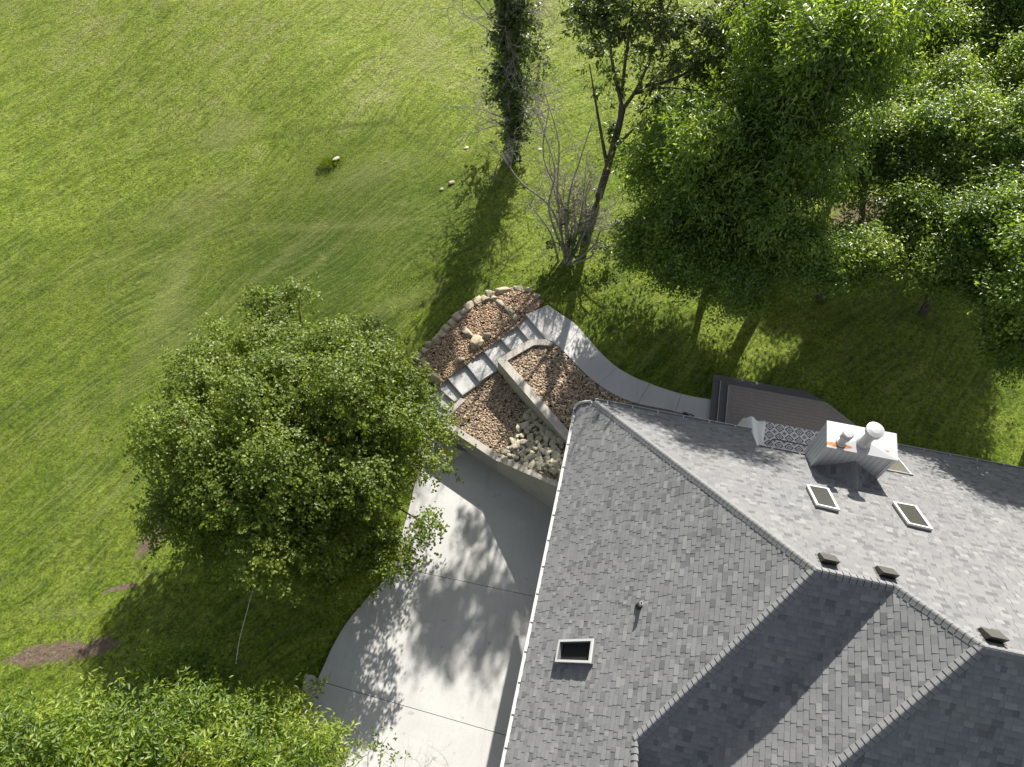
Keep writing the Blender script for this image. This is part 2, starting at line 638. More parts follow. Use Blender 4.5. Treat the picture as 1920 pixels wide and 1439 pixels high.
M['pebble2'] = m_pebble("grey_river_pebble", [(0.27, 0.185, 0.12), (0.50, 0.38, 0.26), (0.19, 0.15, 0.125), (0.72, 0.58, 0.43), (0.35, 0.235, 0.15), (0.50, 0.42, 0.34), (0.12, 0.10, 0.085), (0.74, 0.57, 0.33)])
M['sandstone'] = m_stone("sandstone", (0.42, 0.33, 0.20), (0.54, 0.47, 0.35), (0.40, 0.355, 0.28))
M['limestone'] = m_stone("limestone", (0.50, 0.45, 0.33), (0.66, 0.61, 0.48), (0.36, 0.32, 0.24))
M['white'] = m_plain("white_paint", (0.56, 0.56, 0.55), 0.45, 0.4, 0.04)
M['cream'] = m_plain("cream_siding", (0.62, 0.59, 0.50), 0.7, 0.3, 0.05)
M['siding'] = m_plain("white_siding", (0.46, 0.475, 0.49), 0.55, 0.3, 0.05)
M['metal'] = m_plain("galvanised_metal", (0.42, 0.42, 0.42), 0.45, 0.5, 0.06, 0.2)
M['dark'] = m_plain("dark_void", (0.02, 0.02, 0.02), 0.8, 0.2)
M['vent'] = m_plain("brown_vent_plastic", (0.06, 0.056, 0.05), 0.6, 0.4, 0.08)
M['deck'] = m_plain("composite_decking", (0.25, 0.215, 0.20), 0.75, 0.3, 0.22, nscale=9)
M['decktrim'] = m_plain("dark_deck_trim", (0.125, 0.118, 0.116), 0.7, 0.3, 0.15)
M['rug'] = m_rug()
M['black'] = m_plain("black_metal", (0.015, 0.015, 0.016), 0.4, 0.5)
M['fabric'] = m_plain("white_fabric", (0.80, 0.80, 0.80), 0.9, 0.2, 0.05)
M['glass'] = m_plain("skylight_glass", (0.05, 0.05, 0.044), 0.25, 0.35, 0.12, nscale=2)
M['curb'] = m_plain("skylight_curb", (0.16, 0.16, 0.155), 0.6, 0.4, 0.1)
M['seam'] = m_plain("siding_seam", (0.14, 0.145, 0.15), 0.8, 0.2)
M['cord'] = m_plain("white_cord", (0.7, 0.7, 0.66), 0.7, 0.2)


def m_capsheet():
    t = NT("cap_sheet", 0.35, 0.5)
    c = t.mix(t.noise(3, 4), (0.42, 0.43, 0.44), (0.48, 0.48, 0.48))
    rust = t.ramp(t.noise(20, 4), [(0.3, (0.28, 0.10, 0.025)), (0.7, (0.60, 0.26, 0.07))])
    for (px, py, rx, ry) in ((1572, 835, 0.42, 0.07), (1664, 846.5, 0.055, 0.03)):
        c = t.mix(blob(t, at(px, py, 5.87), rx, ry, -AZ, 0.35, 5, 0.1), c, rust)
    t.color(c)
    return t.m


M['capsheet'] = m_capsheet()
M['bark'] = m_bark("bark", (0.045, 0.036, 0.028), (0.15, 0.125, 0.10))
M['twig'] = m_bark("dead_twig", (0.15, 0.13, 0.105), (0.46, 0.43, 0.38))
M['maple'] = m_leaf("maple_leaf", [(0.070, 0.105, 0.016), (0.110, 0.158, 0.022), (0.155, 0.210, 0.032), (0.22, 0.27, 0.055)], 0.42, 0.45, 0.35, (0.0003, (0.45, 0.16, 0.03)))
M['ash'] = m_leaf("ash_leaf", [(0.050, 0.095, 0.018), (0.105, 0.165, 0.026), (0.190, 0.255, 0.036), (0.33, 0.38, 0.075)], 0.48, 0.42, 0.4)
M['walnut'] = m_leaf("walnut_leaf", [(0.048, 0.088, 0.018), (0.098, 0.158, 0.028), (0.165, 0.240, 0.040), (0.29, 0.37, 0.075)], 0.46, 0.38, 0.55, hue=0.492)
M['elm'] = m_leaf("elm_leaf", [(0.075, 0.125, 0.024), (0.125, 0.190, 0.036), (0.185, 0.255, 0.052), (0.29, 0.35, 0.095)], 0.52, 0.36, 0.6)
M['oak'] = m_leaf("oak_leaf", [(0.036, 0.058, 0.016), (0.056, 0.086, 0.022), (0.095, 0.135, 0.034), (0.18, 0.22, 0.07)], 0.46, 0.38, 0.6)

# ------------------------------------------------------------------ terrain
stairL = [(986, 590), (967, 608), (935, 631), (903.6, 655), (870.5, 679), (836, 706), (820, 726), (806.7, 742.7), (791, 762.5), (782.7, 777), (773, 793)]
stairR = [(1024.5, 635.5), (991, 637.5), (958, 657.5), (932.7, 690), (899, 715.5), (867, 741.5), (851.5, 753), (837, 768), (823, 784.5), (812, 799), (801, 815)]
RISE = 0.165
Ls = [at(*p, -RISE * i) for i, p in enumerate(stairL)]
Rs = [at(*p, -RISE * i) for i, p in enumerate(stairR)]
sdir = (Ls[-1] - Ls[0])[:2]
sdir = sdir / np.linalg.norm(sdir)
ss = [float((p - Ls[0])[:2] @ sdir) for p in Ls]
hs_x = [-3.0, -0.4] + ss[1:] + [ss[-1] + 0.8, ss[-1] + 30]
hs_z = [-0.04, -0.06] + [-RISE * (i + 1) - 0.05 for i in range(len(ss) - 1)] + [-2.03, -2.10]
DRV = -1.97


def ground_h(x, y):
    s = (np.asarray(x) - Ls[0][0]) * sdir[0] + (np.asarray(y) - Ls[0][1]) * sdir[1]
    h = np.interp(s, hs_x, hs_z)
    q = np.clip((s + 6) / 18, 0, 1)
    far = -0.04 - 2.6 * q * q * (3 - 2 * q)
    lim = -2.03 - 0.6 * np.clip((-8.5 - np.asarray(x)) / 6, 0, 1)
    far = np.maximum(far, lim)
    d = np.abs((np.asarray(x) - Ls[5][0]) * -sdir[1] + (np.asarray(y) - Ls[5][1]) * sdir[0])
    w = np.clip((d - 3.5) / 7.0, 0, 1); w = w * w * (3 - 2 * w)
    return h * (1 - w) + far * w


def atg(px, py, dz=0.0):
    z = 0.0
    for _ in range(12):
        p = at(px, py, z)
        z = float(ground_h(p[0], p[1]))
    p[2] = z + dz
    return p


def inside(poly, x, y):
    r = np.zeros(x.shape, bool)
    n = len(poly)
    for i in range(n):
        x1, y1 = poly[i][0], poly[i][1]
        x2, y2 = poly[(i + 1) % n][0], poly[(i + 1) % n][1]
        c = ((y1 > y) != (y2 > y)) & (x < (x2 - x1) * (y - y1) / (y2 - y1 + 1e-12) + x1)
        r ^= c
    return r


def resample(poly, step=0.25):
    out = []
    n = len(poly)
    for i in range(n):
        a, b = np.asarray(poly[i], float), np.asarray(poly[(i + 1) % n], float)
        k = max(1, int(np.linalg.norm(b - a) / step))
        for j in range(k):
            out.append(a + (b - a) * j / k)
    return out


def smooth_line(pts, sub=5):
    """Catmull-Rom through points"""
    P = [np.asarray(p, float) for p in pts]
    P = [2 * P[0] - P[1]] + P + [2 * P[-1] - P[-2]]
    out = []
    for i in range(1, len(P) - 2):
        for j in range(sub):
            t = j / sub
            out.append(0.5 * ((2 * P[i]) + (-P[i - 1] + P[i + 1]) * t + (2 * P[i - 1] - 5 * P[i] + 4 * P[i + 1] - P[i + 2]) * t * t + (-P[i - 1] + 3 * P[i] - 3 * P[i + 1] + P[i + 2]) * t ** 3))
    out.append(P[-2])
    return out


# walls in plan ------------------------------------------------------
wl_top = -0.9
LW_out = [at(818.5, 790, wl_top), at(929, 863.5, wl_top), at(1040, 912, 0.3)]
LW_out.append(LW_out[2] + (LW_out[2] - LW_out[1]) * 0.5)
LW_in = [at(836.5, 787, wl_top), at(936, 852.5, wl_top), at(1046, 903, 0.3)]
LW_in.append(LW_in[2] + (LW_in[2] - LW_in[1]) * 0.5)
LW_stub_o = at(863.5, 746.5, wl_top)
LW_stub_i = at(874, 749.5, wl_top)
UW_z = 0.08
UW_out = [at(931.7, 676, UW_z), at(1038, 799.8, UW_z), at(1068, 835, UW_z), at(1100, 872, UW_z)]
UW_in = [at(951.5, 677, UW_z), at(1058.8, 799.8, UW_z), at(1078, 821, UW_z), at(1115, 862, UW_z)]
UWr_out = [at(*p, UW_z) for p in ((931.7, 676), (957.5, 658.5), (975.5, 647), (991, 638.5), (1002.5, 636.5), (1024.5, 636.5), (1037, 644))]
UWr_in = [at(*p, UW_z) for p in ((950.4, 677), (963, 669), (976, 661.5), (1000.5, 647.5), (1012, 646.5), (1026, 647.5), (1032, 649))]

drive_left = smooth_line([at(*p, DRV) for p in ((806, 822), (785, 880), (768, 950), (748, 1020), (726, 1080), (690, 1120), (652, 1165), (624, 1212), (603, 1258), (592, 1282))], 4)
drive_poly = [LW_in[1].copy(), LW_in[2].copy(), H(2.4, 9.8, 0), H(0.3, -9, 0), at(560, 2300, DRV), at(556, 1500, DRV), at(572, 1400, DRV)] + drive_left[::-1] + [at(812, 812, DRV), LW_in[0].copy()]
drive_poly = [np.array([p[0], p[1], DRV]) for p in drive_poly]

path_out = smooth_line([at(*p, 0) for p in ((1027, 572), (1053, 590), (1077, 606.5), (1100, 632), (1121, 656), (1148, 682), (1180, 703), (1216, 718.5), (1262, 734.5), (1300, 744), (1337, 750))], 4)
path_in = smooth_line([at(*p, 0) for p in ((1337, 793), (1317, 787), (1266, 771.5), (1196, 757), (1152.5, 739.5), (1122.5, 721), (1096, 699), (1071, 673.5), (1052.5, 654), (1038, 642.5), (1024.5, 635.5))], 4)
path_poly = path_out + path_in + [at(986, 590, 0)]
house_foot = [H(0.0, 12.4, 0), H(16, 12.4, 0), H(16, -8, 0), H(0.0, -8, 0)]
planter_up = [np.array(p) for p in (UWr_in + path_in[::-1][3:] + [H(7.5, 12.4, 0), H(0.2, 12.4, 0), H(0.2, 10.6, 0)] + UW_in[::-1][1:])]
planter_lo = [UW_out[0], UW_out[1], UW_out[2], UW_out[3], H(1.2, 10.2, 0), LW_in[2], LW_in[1], LW_in[0], LW_stub_i, Rs[5], Rs[4], Rs[3]]

xs = np.unique(np.concatenate([np.linspace(-160, -34, 12), np.arange(-34, 34.01, 0.3), np.linspace(34, 160, 12)]))
ys = np.unique(np.concatenate([np.linspace(-60, -4, 8), np.arange(-4, 48.01, 0.3), np.linspace(48, 240, 14)]))
X, Y = np.meshgrid(xs, ys)
Z = ground_h(X, Y)
ph = np.sin(X * 0.21 + 1.0) * np.cos(Y * 0.17 + 0.4) * 0.10 + np.sin(X * 0.9 + Y * 0.5) * 0.018 + np.sin(X * 0.47 - Y * 1.1 + 2) * 0.02
keep = np.clip((np.hypot(X + 1, Y - 14) - 8) / 8, 0, 1)
Z = Z + ph * keep
Z += 0.012 * rs.randn(*Z.shape) * (np.abs(X) < 40)
for poly, zz in ((drive_poly, -2.25), (planter_up, -1.2), (planter_lo, -2.2), (house_foot, -2.3), (path_poly, -0.12)):
    Z = np.where(inside(poly, X, Y), np.minimum(Z, zz), Z)
stair_poly = Ls + Rs[::-1]
Z = np.where(inside(stair_poly, X, Y), np.minimum(Z, ground_h(X, Y) - 0.25), Z)
nx, ny = len(xs), len(ys)
idx = np.arange(nx * ny).reshape(ny, nx)
F = np.stack([idx[:-1, :-1].ravel(), idx[:-1, 1:].ravel(), idx[1:, 1:].ravel(), idx[1:, :-1].ravel()], 1)
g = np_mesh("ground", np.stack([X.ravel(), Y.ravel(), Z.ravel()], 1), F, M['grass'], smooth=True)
tag(g, kind="structure")

# ------------------------------------------------------------------ driveway, path, stairs
mb = MB()


def slabs(mb, poly, cuts, z0, z1, gap=0.008, tone=0.5):
    """cut a slab polygon by joint lines (pairs of points)"""
    pieces = [poly]
    for a, b in cuts:
        d = (b - a)[:2]
        n = np.array([-d[1], d[0], 0.0]); n /= np.linalg.norm(n)
        k = float(n @ a)
        nxt = []
        for p in pieces:
            for sg in (1, -1):
                q = clip(p, n * sg, k * sg - gap)
                if len(q) >= 3:
                    nxt.append(q)
        pieces = nxt
    for p in pieces:
        mb.prism(p, z0, z1, tone)


j1 = (at(735, 1062, DRV), at(1003, 1119, DRV))
j2 = (at(590, 1275, DRV), at(955, 1381, DRV))
slabs(mb, drive_poly, [j1, j2], DRV - 0.2, DRV, 0.009)
dr = mb.build("driveway", M['drive'], tone=False)
tag(dr, kind="structure")

mb = MB()
pj = [((1024, 636), (1075, 604)), ((1071, 673.5), (1113, 648)), ((1123, 721), (1150, 695)), ((1195.5, 757), (1219, 719)), ((1267, 771), (1278, 738))]
cuts = [(at(*a, 0), at(*b, 0)) for a, b in pj]
# split progressively along the curved path
rest = [np.array([p[0], p[1], 0.0]) for p in path_poly]
for a, b in cuts:
    d = (b - a)[:2]
    n = np.array([-d[1], d[0], 0.0]); n /= np.linalg.norm(n)
    if n @ (Ls[0] - a) > 0:
        n = -n
    q1 = clip(rest, n, float(n @ a) - 0.006)
    rest = clip(rest, -n, -float(n @ a) - 0.006)
    mb.prism(q1, -0.25, 0.0)
mb.prism(rest, -0.25, 0.0)
pt = mb.build("path", M['path'], tone=False)
tag(pt, kind="structure")

st = empty("concrete_stairs", (Ls[-1][0], Ls[-1][1], DRV))
tag(st, "pale concrete garden stairs climbing beside the river rock beds up to the curved path", "stairs")
for i in range(len(Ls) - 1):
    zt = -RISE * (i + 1)
    a, b, c_, d_ = Ls[i], Rs[i], Rs[i + 1], Ls[i + 1]
    back = (Ls[i] - Ls[i + 1]) * 0.15
    mb = MB()
    mb.prism([a + back * 0, b + back * 0, c_, d_], zt - 0.55, zt)
    mb.build("step", M['path'], st, bevel=0.012, tone=False)
mb = MB()
lz = DRV + 0.15
lp = [Ls[-1], Rs[-1], at(871.5, 846.5, lz), at(841, 865, lz), at(800, 862, lz), at(768, 830, lz)]
mb.prism([np.array([p[0], p[1], 0]) for p in lp], DRV - 0.1, lz)
mb.build("landing", M['path'], st, bevel=0.015, tone=False)

# ------------------------------------------------------------------ retaining walls
lw = empty("retaining_wall", (LW_out[1][0], LW_out[1][1], DRV))
tag(lw, "lower concrete retaining wall with flat coping between the driveway and the rock planter", "retaining wall")
mb = MB()
th = 0.03
zc = [wl_top, wl_top, 0.3, 0.9]


def off_in(a, b, k):
    return a + (b - a) * k


wo = [off_in(LW_out[i], LW_in[i], 0.10) for i in range(4)]
wi = [off_in(LW_out[i], LW_in[i], 0.92) for i in range(4)]
mb.prism([wo[0], wo[1], wi[1], wi[0]], DRV - 0.3, [wl_top - 0.1] * 4)
mb.prism([wo[1], wo[2], wo[3], wi[3], wi[2], wi[1]], DRV - 0.3, [zc[1] - .1, zc[2] - .1, zc[3] - .1, zc[3] - .1, zc[2] - .1, zc[1] - .1])
so = off_in(LW_stub_o, LW_stub_i, 0.10); si = off_in(LW_stub_o, LW_stub_i, 0.92)
mb.prism([wo[0] + 0, wi[0], si, so], DRV - 0.3, wl_top - 0.102)
# board-marked form lines on the driveway face
mb.build("wall_body", M['wallc'], lw, tone=False)
mb = MB()
dvec = (LW_out[1] - LW_out[0]); dl = np.linalg.norm(dvec); dvec = dvec / dl
nrm = np.array([dvec[1], -dvec[0], 0]);
if nrm @ (LW_in[0] - LW_out[0]) > 0: nrm = -nrm
for k in range(9):
    zz = DRV + 0.12 + k * 0.095
    if zz > wl_top - 0.13: break
    mb.box(wo[0] * [1, 1, 0] + UP * zz + nrm * -0.002, dvec * dl, nrm * 0.012, UP * 0.05)
mb.build("form_lines", M['wallc'], lw, tone=False)
mb = MB()
mb.prism([LW_out[0], LW_out[1], LW_in[1], LW_in[0]], wl_top - 0.1, wl_top)
mb.prism([LW_out[1], LW_out[2], LW_out[3], LW_in[3], LW_in[2], LW_in[1]],
         [z - 0.1 for z in (zc[1], zc[2], zc[3], zc[3], zc[2], zc[1])], [z + 0.001 for z in (zc[1], zc[2], zc[3], zc[3], zc[2], zc[1])])
mb.prism([LW_out[0], LW_in[0], LW_stub_i, LW_stub_o], wl_top - 0.101, wl_top + 0.003)
mb.build("coping", M['wallc'], lw, bevel=0.01, tone=False)

uw = empty("retaining_wall", (UW_out[1][0], UW_out[1][1], -1.0))
tag(uw, "upper concrete retaining wall running from the stairs to the house between two rock planters", "retaining wall")
mb = MB()
mb.prism([off_in(UW_out[0], UW_in[0], .06), off_in(UW_out[3], UW_in[3], .06), off_in(UW_out[3], UW_in[3], .94), off_in(UW_out[0], UW_in[0], .94)], -1.8, UW_z - 0.08)
n_ = len(UWr_out)
for i in range(n_ - 1):
    mb.prism([off_in(UWr_out[i], UWr_in[i], .06), off_in(UWr_out[i + 1], UWr_in[i + 1], .06), off_in(UWr_out[i + 1], UWr_in[i + 1], .94), off_in(UWr_out[i], UWr_in[i], .94)], -1.2, UW_z - 0.081)
mb.build("wall_body", M['wallc'], uw, tone=False)
mb = MB()
mb.prism([UW_out[0], UW_out[1], UW_out[2], UW_out[3], UW_in[3], UW_in[2], UW_in[1], UW_in[0]], UW_z - 0.08, UW_z)
mb.prism(UWr_out + UWr_in[::-1], UW_z - 0.082, UW_z + 0.003)
mb.build("coping", M['wallc'], uw, tone=False)

# low weathered wall on the far side of the driveway
zt = DRV + 0.42
sw_t = [at(571, 1264, zt), at(588, 1266, zt), at(592, 1275, zt), at(578, 1352, zt), at(566, 1439, zt), at(553, 1530, zt), at(534, 1530, zt), at(548, 1439, zt), at(557, 1352, zt)]
mb = MB()
mb.prism(sw_t, DRV - 0.3, zt)
w2 = mb.build("low_wall", M['oldc'], bevel=0.03, tone=False)
tag(w2, "low weathered concrete wall end beside the left edge of the driveway", "wall")

# ------------------------------------------------------------------ gravel, rocks
ico_v = []
ph_ = (1 + 5 ** 0.5) / 2
for a in (-1, 1):
    for b in (-ph_, ph_):
        ico_v += [(0, a, b), (a, b, 0), (b, 0, a)]
ico_v = np.array(ico_v, float)
ico_v /= np.linalg.norm(ico_v[0])
import itertools
_e = 1.06
ico_f = []
for i, j, k in itertools.combinations(range(12), 3):
    if np.linalg.norm(ico_v[i] - ico_v[j]) < _e and np.linalg.norm(ico_v[j] - ico_v[k]) < _e and np.linalg.norm(ico_v[i] - ico_v[k]) < _e:
        n = np.cross(ico_v[j] - ico_v[i], ico_v[k] - ico_v[i])
        ico_f.append((i, j, k) if n @ ico_v[i] > 0 else (i, k, j))
ico_f = np.array(ico_f)


def sample_poly(poly, n):
    P = np.array([[p[0], p[1]] for p in poly])
    lo, hi = P.min(0), P.max(0)
    out = np.zeros((0, 2))
    while len(out) < n:
        q = lo + rs.rand(n * 2, 2) * (hi - lo)
        q = q[inside(P, q[:, 0], q[:, 1])]
        out = np.vstack([out, q])
    return out[:n]


def parea(poly):
    a = 0
    for i in range(len(poly)):
        p, q = poly[i], poly[(i + 1) % len(poly)]
        a += p[0] * q[1] - q[0] * p[1]
    return abs(a) / 2


def gravel(poly, zfun, mat, dens=420, r=(0.028, 0.062), name="gravel"):
    n = int(parea(poly) * dens)
    q = sample_poly(poly, n)
    z = zfun(q[:, 0], q[:, 1]) + rs.rand(n) * 0.03
    rad = r[0] + (r[1] - r[0]) * rs.rand(n) ** 1.8
    base = ico_v[None] * (1 + 0.55 * (rs.rand(n, 12, 1) - 0.5))
    sc = np.stack([1 + 0.5 * rs.rand(n), 0.7 + 0.4 * rs.rand(n), 0.5 + 0.35 * rs.rand(n)], 1)[:, None]
    base = base * sc * rad[:, None, None]
    an = rs.rand(n) * 6.283
    ca, sa = np.cos(an)[:, None], np.sin(an)[:, None]
    tl = (rs.rand(n, 1) - .5) * 0.9
    x, y, zz = base[..., 0], base[..., 1], base[..., 2]
    zz2 = zz * np.cos(tl) + x * np.sin(tl); x = x * np.cos(tl) - zz * np.sin(tl)
    X_, Y_ = x * ca - y * sa, x * sa + y * ca
    v = np.stack([X_ + q[:, 0:1], Y_ + q[:, 1:2], zz2 + z[:, None]], 2).reshape(-1, 3)
    f = (ico_f[None] + (np.arange(n) * 12)[:, None, None]).reshape(-1, 3)
    return v, f


def bed(poly, zfun, mat, name, label, dens=420, r=(0.028, 0.062), dz=-0.03):
    v, f = gravel(poly, zfun, mat, dens, r)
    o = np_mesh(name, v, f, mat)
    tag(o, label, "gravel", kind="stuff")
    # soil sheet under the stones
    pp = resample(poly, 0.3)
    P = np.array([[p[0], p[1]] for p in pp])
    cx = P.mean(0)
    gx = np.arange(P[:, 0].min(), P[:, 0].max() + .3, 0.2); gy = np.arange(P[:, 1].min(), P[:, 1].max() + .3, 0.2)
    GX, GY = np.meshgrid(gx, gy)
    ins = inside(P, GX, GY)
    GZ = zfun(GX, GY) + dz
    ii = -np.ones(GX.shape, int); cnt = 0; vv = []; ff = []
    for a in range(GX.shape[0] - 1):
        for b in range(GX.shape[1] - 1):
            if ins[a, b] and ins[a + 1, b] and ins[a, b + 1] and ins[a + 1, b + 1]:
                q = []
                for (c1, c2) in ((a, b), (a, b + 1), (a + 1, b + 1), (a + 1, b)):
                    if ii[c1, c2] < 0:
                        ii[c1, c2] = cnt; cnt += 1
                        vv.append((GX[c1, c2], GY[c1, c2], GZ[c1, c2]))
                    q.append(ii[c1, c2])
                ff.append(q)
    s = np_mesh("bed_soil", np.array(vv), np.array(ff), M['soil'])
    tag(s, kind="structure")


bed_px = [(779, 671), (800, 648), (830, 619), (868, 585), (905, 559), (935, 546), (960, 541), (990, 548), (1020, 568), (990, 594), (971, 612), (939, 635), (908, 659), (875, 683), (840, 710), (826, 726), (803, 716), (786, 694)]
bed_tl = [atg(*p) for p in bed_px]
bed(bed_tl, lambda x, y: ground_h(x, y) + 0.05, M['pebble'], "gravel", "reddish river pebbles in the bed between the stone edging and the stairs", 700, (0.024, 0.050))
bed(planter_up, lambda x, y: 0 * x - 0.06, M['pebble2'], "gravel", "brown and grey river pebbles in the upper planter between path and retaining wall", 520, (0.026, 0.060))

lo_ctrl = [(932, 696, -0.80), (870, 752, -0.98), (836, 790, -1.0), (936, 853, -1.0), (1046, 905, 0.12), (1062, 836, -0.45), (1000, 780, -0.75), (960, 760, -0.85), (905, 800, -0.98)]
lo_p = [(at(a, b, c), c) for a, b, c in lo_ctrl]


def lo_z(x, y):
    x = np.asarray(x, float); y = np.asarray(y, float)
    w = 0; zz = 0
    for p, c in lo_p:
        k = 1 / ((x - p[0]) ** 2 + (y - p[1]) ** 2 + 0.05) ** 1.5
        w = w + k; zz = zz + k * c
    return zz / w


bed(planter_lo, lo_z, M['pebble2'], "gravel", "tan and brown river pebbles in the lower planter above the driveway wall", 580, (0.026, 0.056))


def rock(name, c, sx, sy, sz, rot, mat, seed, blocky=0.5):
    """angular weathered stone from a subdivided, cut and noised block"""
    r = np.random.RandomState(seed)
    n = 6
    vs, fs = [], []
    key = {}

    def vid(p):
        k = tuple(np.round(p, 4))
        if k not in key:
            key[k] = len(vs); vs.append(np.array(p, float))
        return key[k]
    lin = np.linspace(-1, 1, n)
    for ax in range(3):
        for sg in (-1, 1):
            for i in range(n - 1):
                for j in range(n - 1):
                    q = []
                    for (a, b) in ((lin[i], lin[j]), (lin[i + 1], lin[j]), (lin[i + 1], lin[j + 1]), (lin[i], lin[j + 1])):
                        p = [0, 0, 0]; p[ax] = sg; p[(ax + 1) % 3] = a; p[(ax + 2) % 3] = b
                        q.append(vid(p))
                    fs.append(q if sg > 0 else q[::-1])
    v = np.array(vs)
    sph = v / np.linalg.norm(v, axis=1, keepdims=True)
    v = v * blocky + sph * (1 - blocky) * 1.1
    for _ in range(7):                       # planar cuts
        d = r.randn(3); d /= np.linalg.norm(d)
        k = 0.62 + 0.35 * r.rand()
        e = v @ d - k
        v = v - np.where(e > 0, e, 0)[:, None] * d
    v += 0.035 * r.randn(*v.shape)
    v = v * np.array([sx, sy, sz]) / 2
    ca, sa = math.cos(rot), math.sin(rot)
    v = np.stack([v[:, 0] * ca - v[:, 1] * sa, v[:, 0] * sa + v[:, 1] * ca, v[:, 2]], 1)
    o = np_mesh(name, v, np.array(fs), mat)
    o.location = tuple(map(float, c))
    return o


ords = ["first", "second", "third", "fourth", "fifth", "sixth", "seventh", "eighth", "ninth", "tenth", "eleventh", "twelfth", "thirteenth", "fourteenth", "fifteenth", "sixteenth", "seventeenth"]
edging = [(210, 820, 68, 60), (268, 763, 60, 55), (313, 708, 62, 52), (372, 660, 68, 58), (430, 612, 70, 58), (470, 557, 68, 60), (530, 512, 70, 62), (576, 460, 74, 66), (628, 412, 68, 58), (677, 364, 80, 58), (742, 322, 72, 60), (812, 290, 66, 60), (868, 250, 74, 56), (988, 220, 130, 62), (1112, 203, 70, 46), (1206, 226, 74, 34), (1268, 268, 68, 38)]
z4 = 4.8
for i, (x, y, w, h_) in enumerate(edging):
    c = atg(740 + x / z4, 500 + y / z4, 0.06)
    j = min(i + 1, len(edging) - 1); k = max(i - 1, 0)
    cj = atg(740 + edging[j][0] / z4, 500 + edging[j][1] / z4); ck = atg(740 + edging[k][0] / z4, 500 + edging[k][1] / z4)
    rot = math.atan2(cj[1] - ck[1], cj[0] - ck[0])
    m_ = 0.0228 / z4 * 1.08
    o = rock("edging_stone", c, max(w * m_ * 1.12, .2), h_ * m_ * 1.2, 0.2, rot, M['sandstone'], 100 + i, 0.86)
    tag(o, f"pale sandstone edging block, {ords[i]} along the curved bed edge counting from the big tree's crown", "stone", "sandstone blocks edging the pebble bed")
divs = [(893, 300, 52, 52, "small tan block where the divider row meets the curved edging"),
        (958, 342, 86, 40, "long pale block in the row dividing the two upper pebble beds"),
        (1020, 392, 52, 46, "yellowish block in the middle of the row dividing the pebble beds"),
        (1048, 425, 50, 40, "tan block next to the last in the row dividing the pebble beds"),
        (1085, 470, 66, 50, "yellow sandstone block touching the stairs at the end of the divider row")]
for i, (x, y, w, h_, lb) in enumerate(divs):
    c = atg(740 + x / z4, 500 + y / z4, 0.08)
    o = rock("divider_stone", c, w * m_ * 1.15, h_ * m_ * 1.1, 0.22, -0.85, M['sandstone'], 150 + i, 0.8)
    tag(o, lb, "stone")
bould = [(655, 608, 120, 62, -0.75, "elongated tan boulder lying in the pebble bed above the stairs"),
         (750, 688, 112, 96, -0.4, "largest rounded cream boulder against the middle of the stairs"),
         (712, 735, 60, 40, -0.8, "small grey rock tucked below the cream boulder"),
         (832, 632, 60, 44, 0.1, "flat reddish rock among the pebbles right of the cream boulder"),
         (595, 855, 62, 40, 0.2, "small greyish rock at the stair edge of the lower pebble bed"),
         (285, 905, 110, 46, -0.8, "brown wedge shaped rock at the lower corner of the pebble bed"),
         (375, 1005, 128, 84, -0.35, "big ochre rock beside the stairs near the tree crown"),
         (262, 850, 60, 34, 0.4, "thin tan rock lying behind the first edging block"),
         (232, 935, 56, 40, 0.2, "pale loose rock under the edge of the tree crown")]
for i, (x, y, w, h_, rt, lb) in enumerate(bould):
    c = atg(740 + x / z4, 500 + y / z4, 0.09)
    o = rock("boulder", c, w * m_ * 1.1, h_ * m_ * 1.1, 0.26, rt, M['sandstone'], 180 + i, 0.45)
    tag(o, lb, "rock")
# riprap in the lower planter
rip_poly_px = [(1340, 130), (1400, 150), (1500, 260), (1640, 400), (1740, 520), (1740, 900), (1600, 880), (1400, 790), (1180, 680), (1050, 620), (1080, 530), (1200, 430), (1230, 340), (1300, 260)]
k2 = 5.333
rp = [at(740 + x / k2, 740 + y / k2, -0.6) for x, y in rip_poly_px]
pts = []
tries = 0
while len(pts) < 120 and tries < 6000:
    tries += 1
    q = sample_poly(rp, 1)[0]
    rad = rnd.uniform(0.10, 0.20)
    if all((q[0] - a) ** 2 + (q[1] - b) ** 2 > ((rad + c) * 0.66) ** 2 for a, b, c in pts):
        pts.append((q[0], q[1], rad))
for i, (x, y, rad) in enumerate(pts):
    z = float(lo_z(x, y)) + 0.08 + rnd.uniform(0, 0.06)
    o = rock("riprap_rock", (x, y, z), rad * 2.1, rad * rnd.uniform(1.4, 1.9), rad * rnd.uniform(1.1, 1.6), rnd.uniform(0, 3.1), M['limestone'], 300 + i, rnd.uniform(.55, .95))
    tag(o, "pale angular rock in the heap filling the planter corner under the house eave", "rock", "angular rocks heaped in the lower planter")

# ------------------------------------------------------------------ house
pW = 1.0
e1 = at(1083, 762, 2.5)
uE, vE = uv(e1)
nW = UP - pW * U
dW = nW @ e1
PC = hit(1116, 754, nW, dW)
PK = hit(1530, 1069, nW, dW)
pN = (PK[2] - PC[2]) / ((PC - PK) @ V)
nN = UP + pN * V; dN = nN @ PK
PP = hit(1680, 1101, nN, dN); PK2 = hit(1843, 1213, nN, dN)
uP = uv(PP)[0]; uK, vK = uv(PK); uK2, vK2 = uv(PK2)
zK, zK2 = PK[2], PK2[2]
PP = H(uP, vK, zK)
pW2 = (zK2 - zK) / (uK2 - uP)
nW2 = UP - pW2 * U; dW2 = nW2 @ PP
PJ = hit(1193, 1387, nW, dW)
pS = 0.78
nS = UP - pS * V; dS = nS @ PK
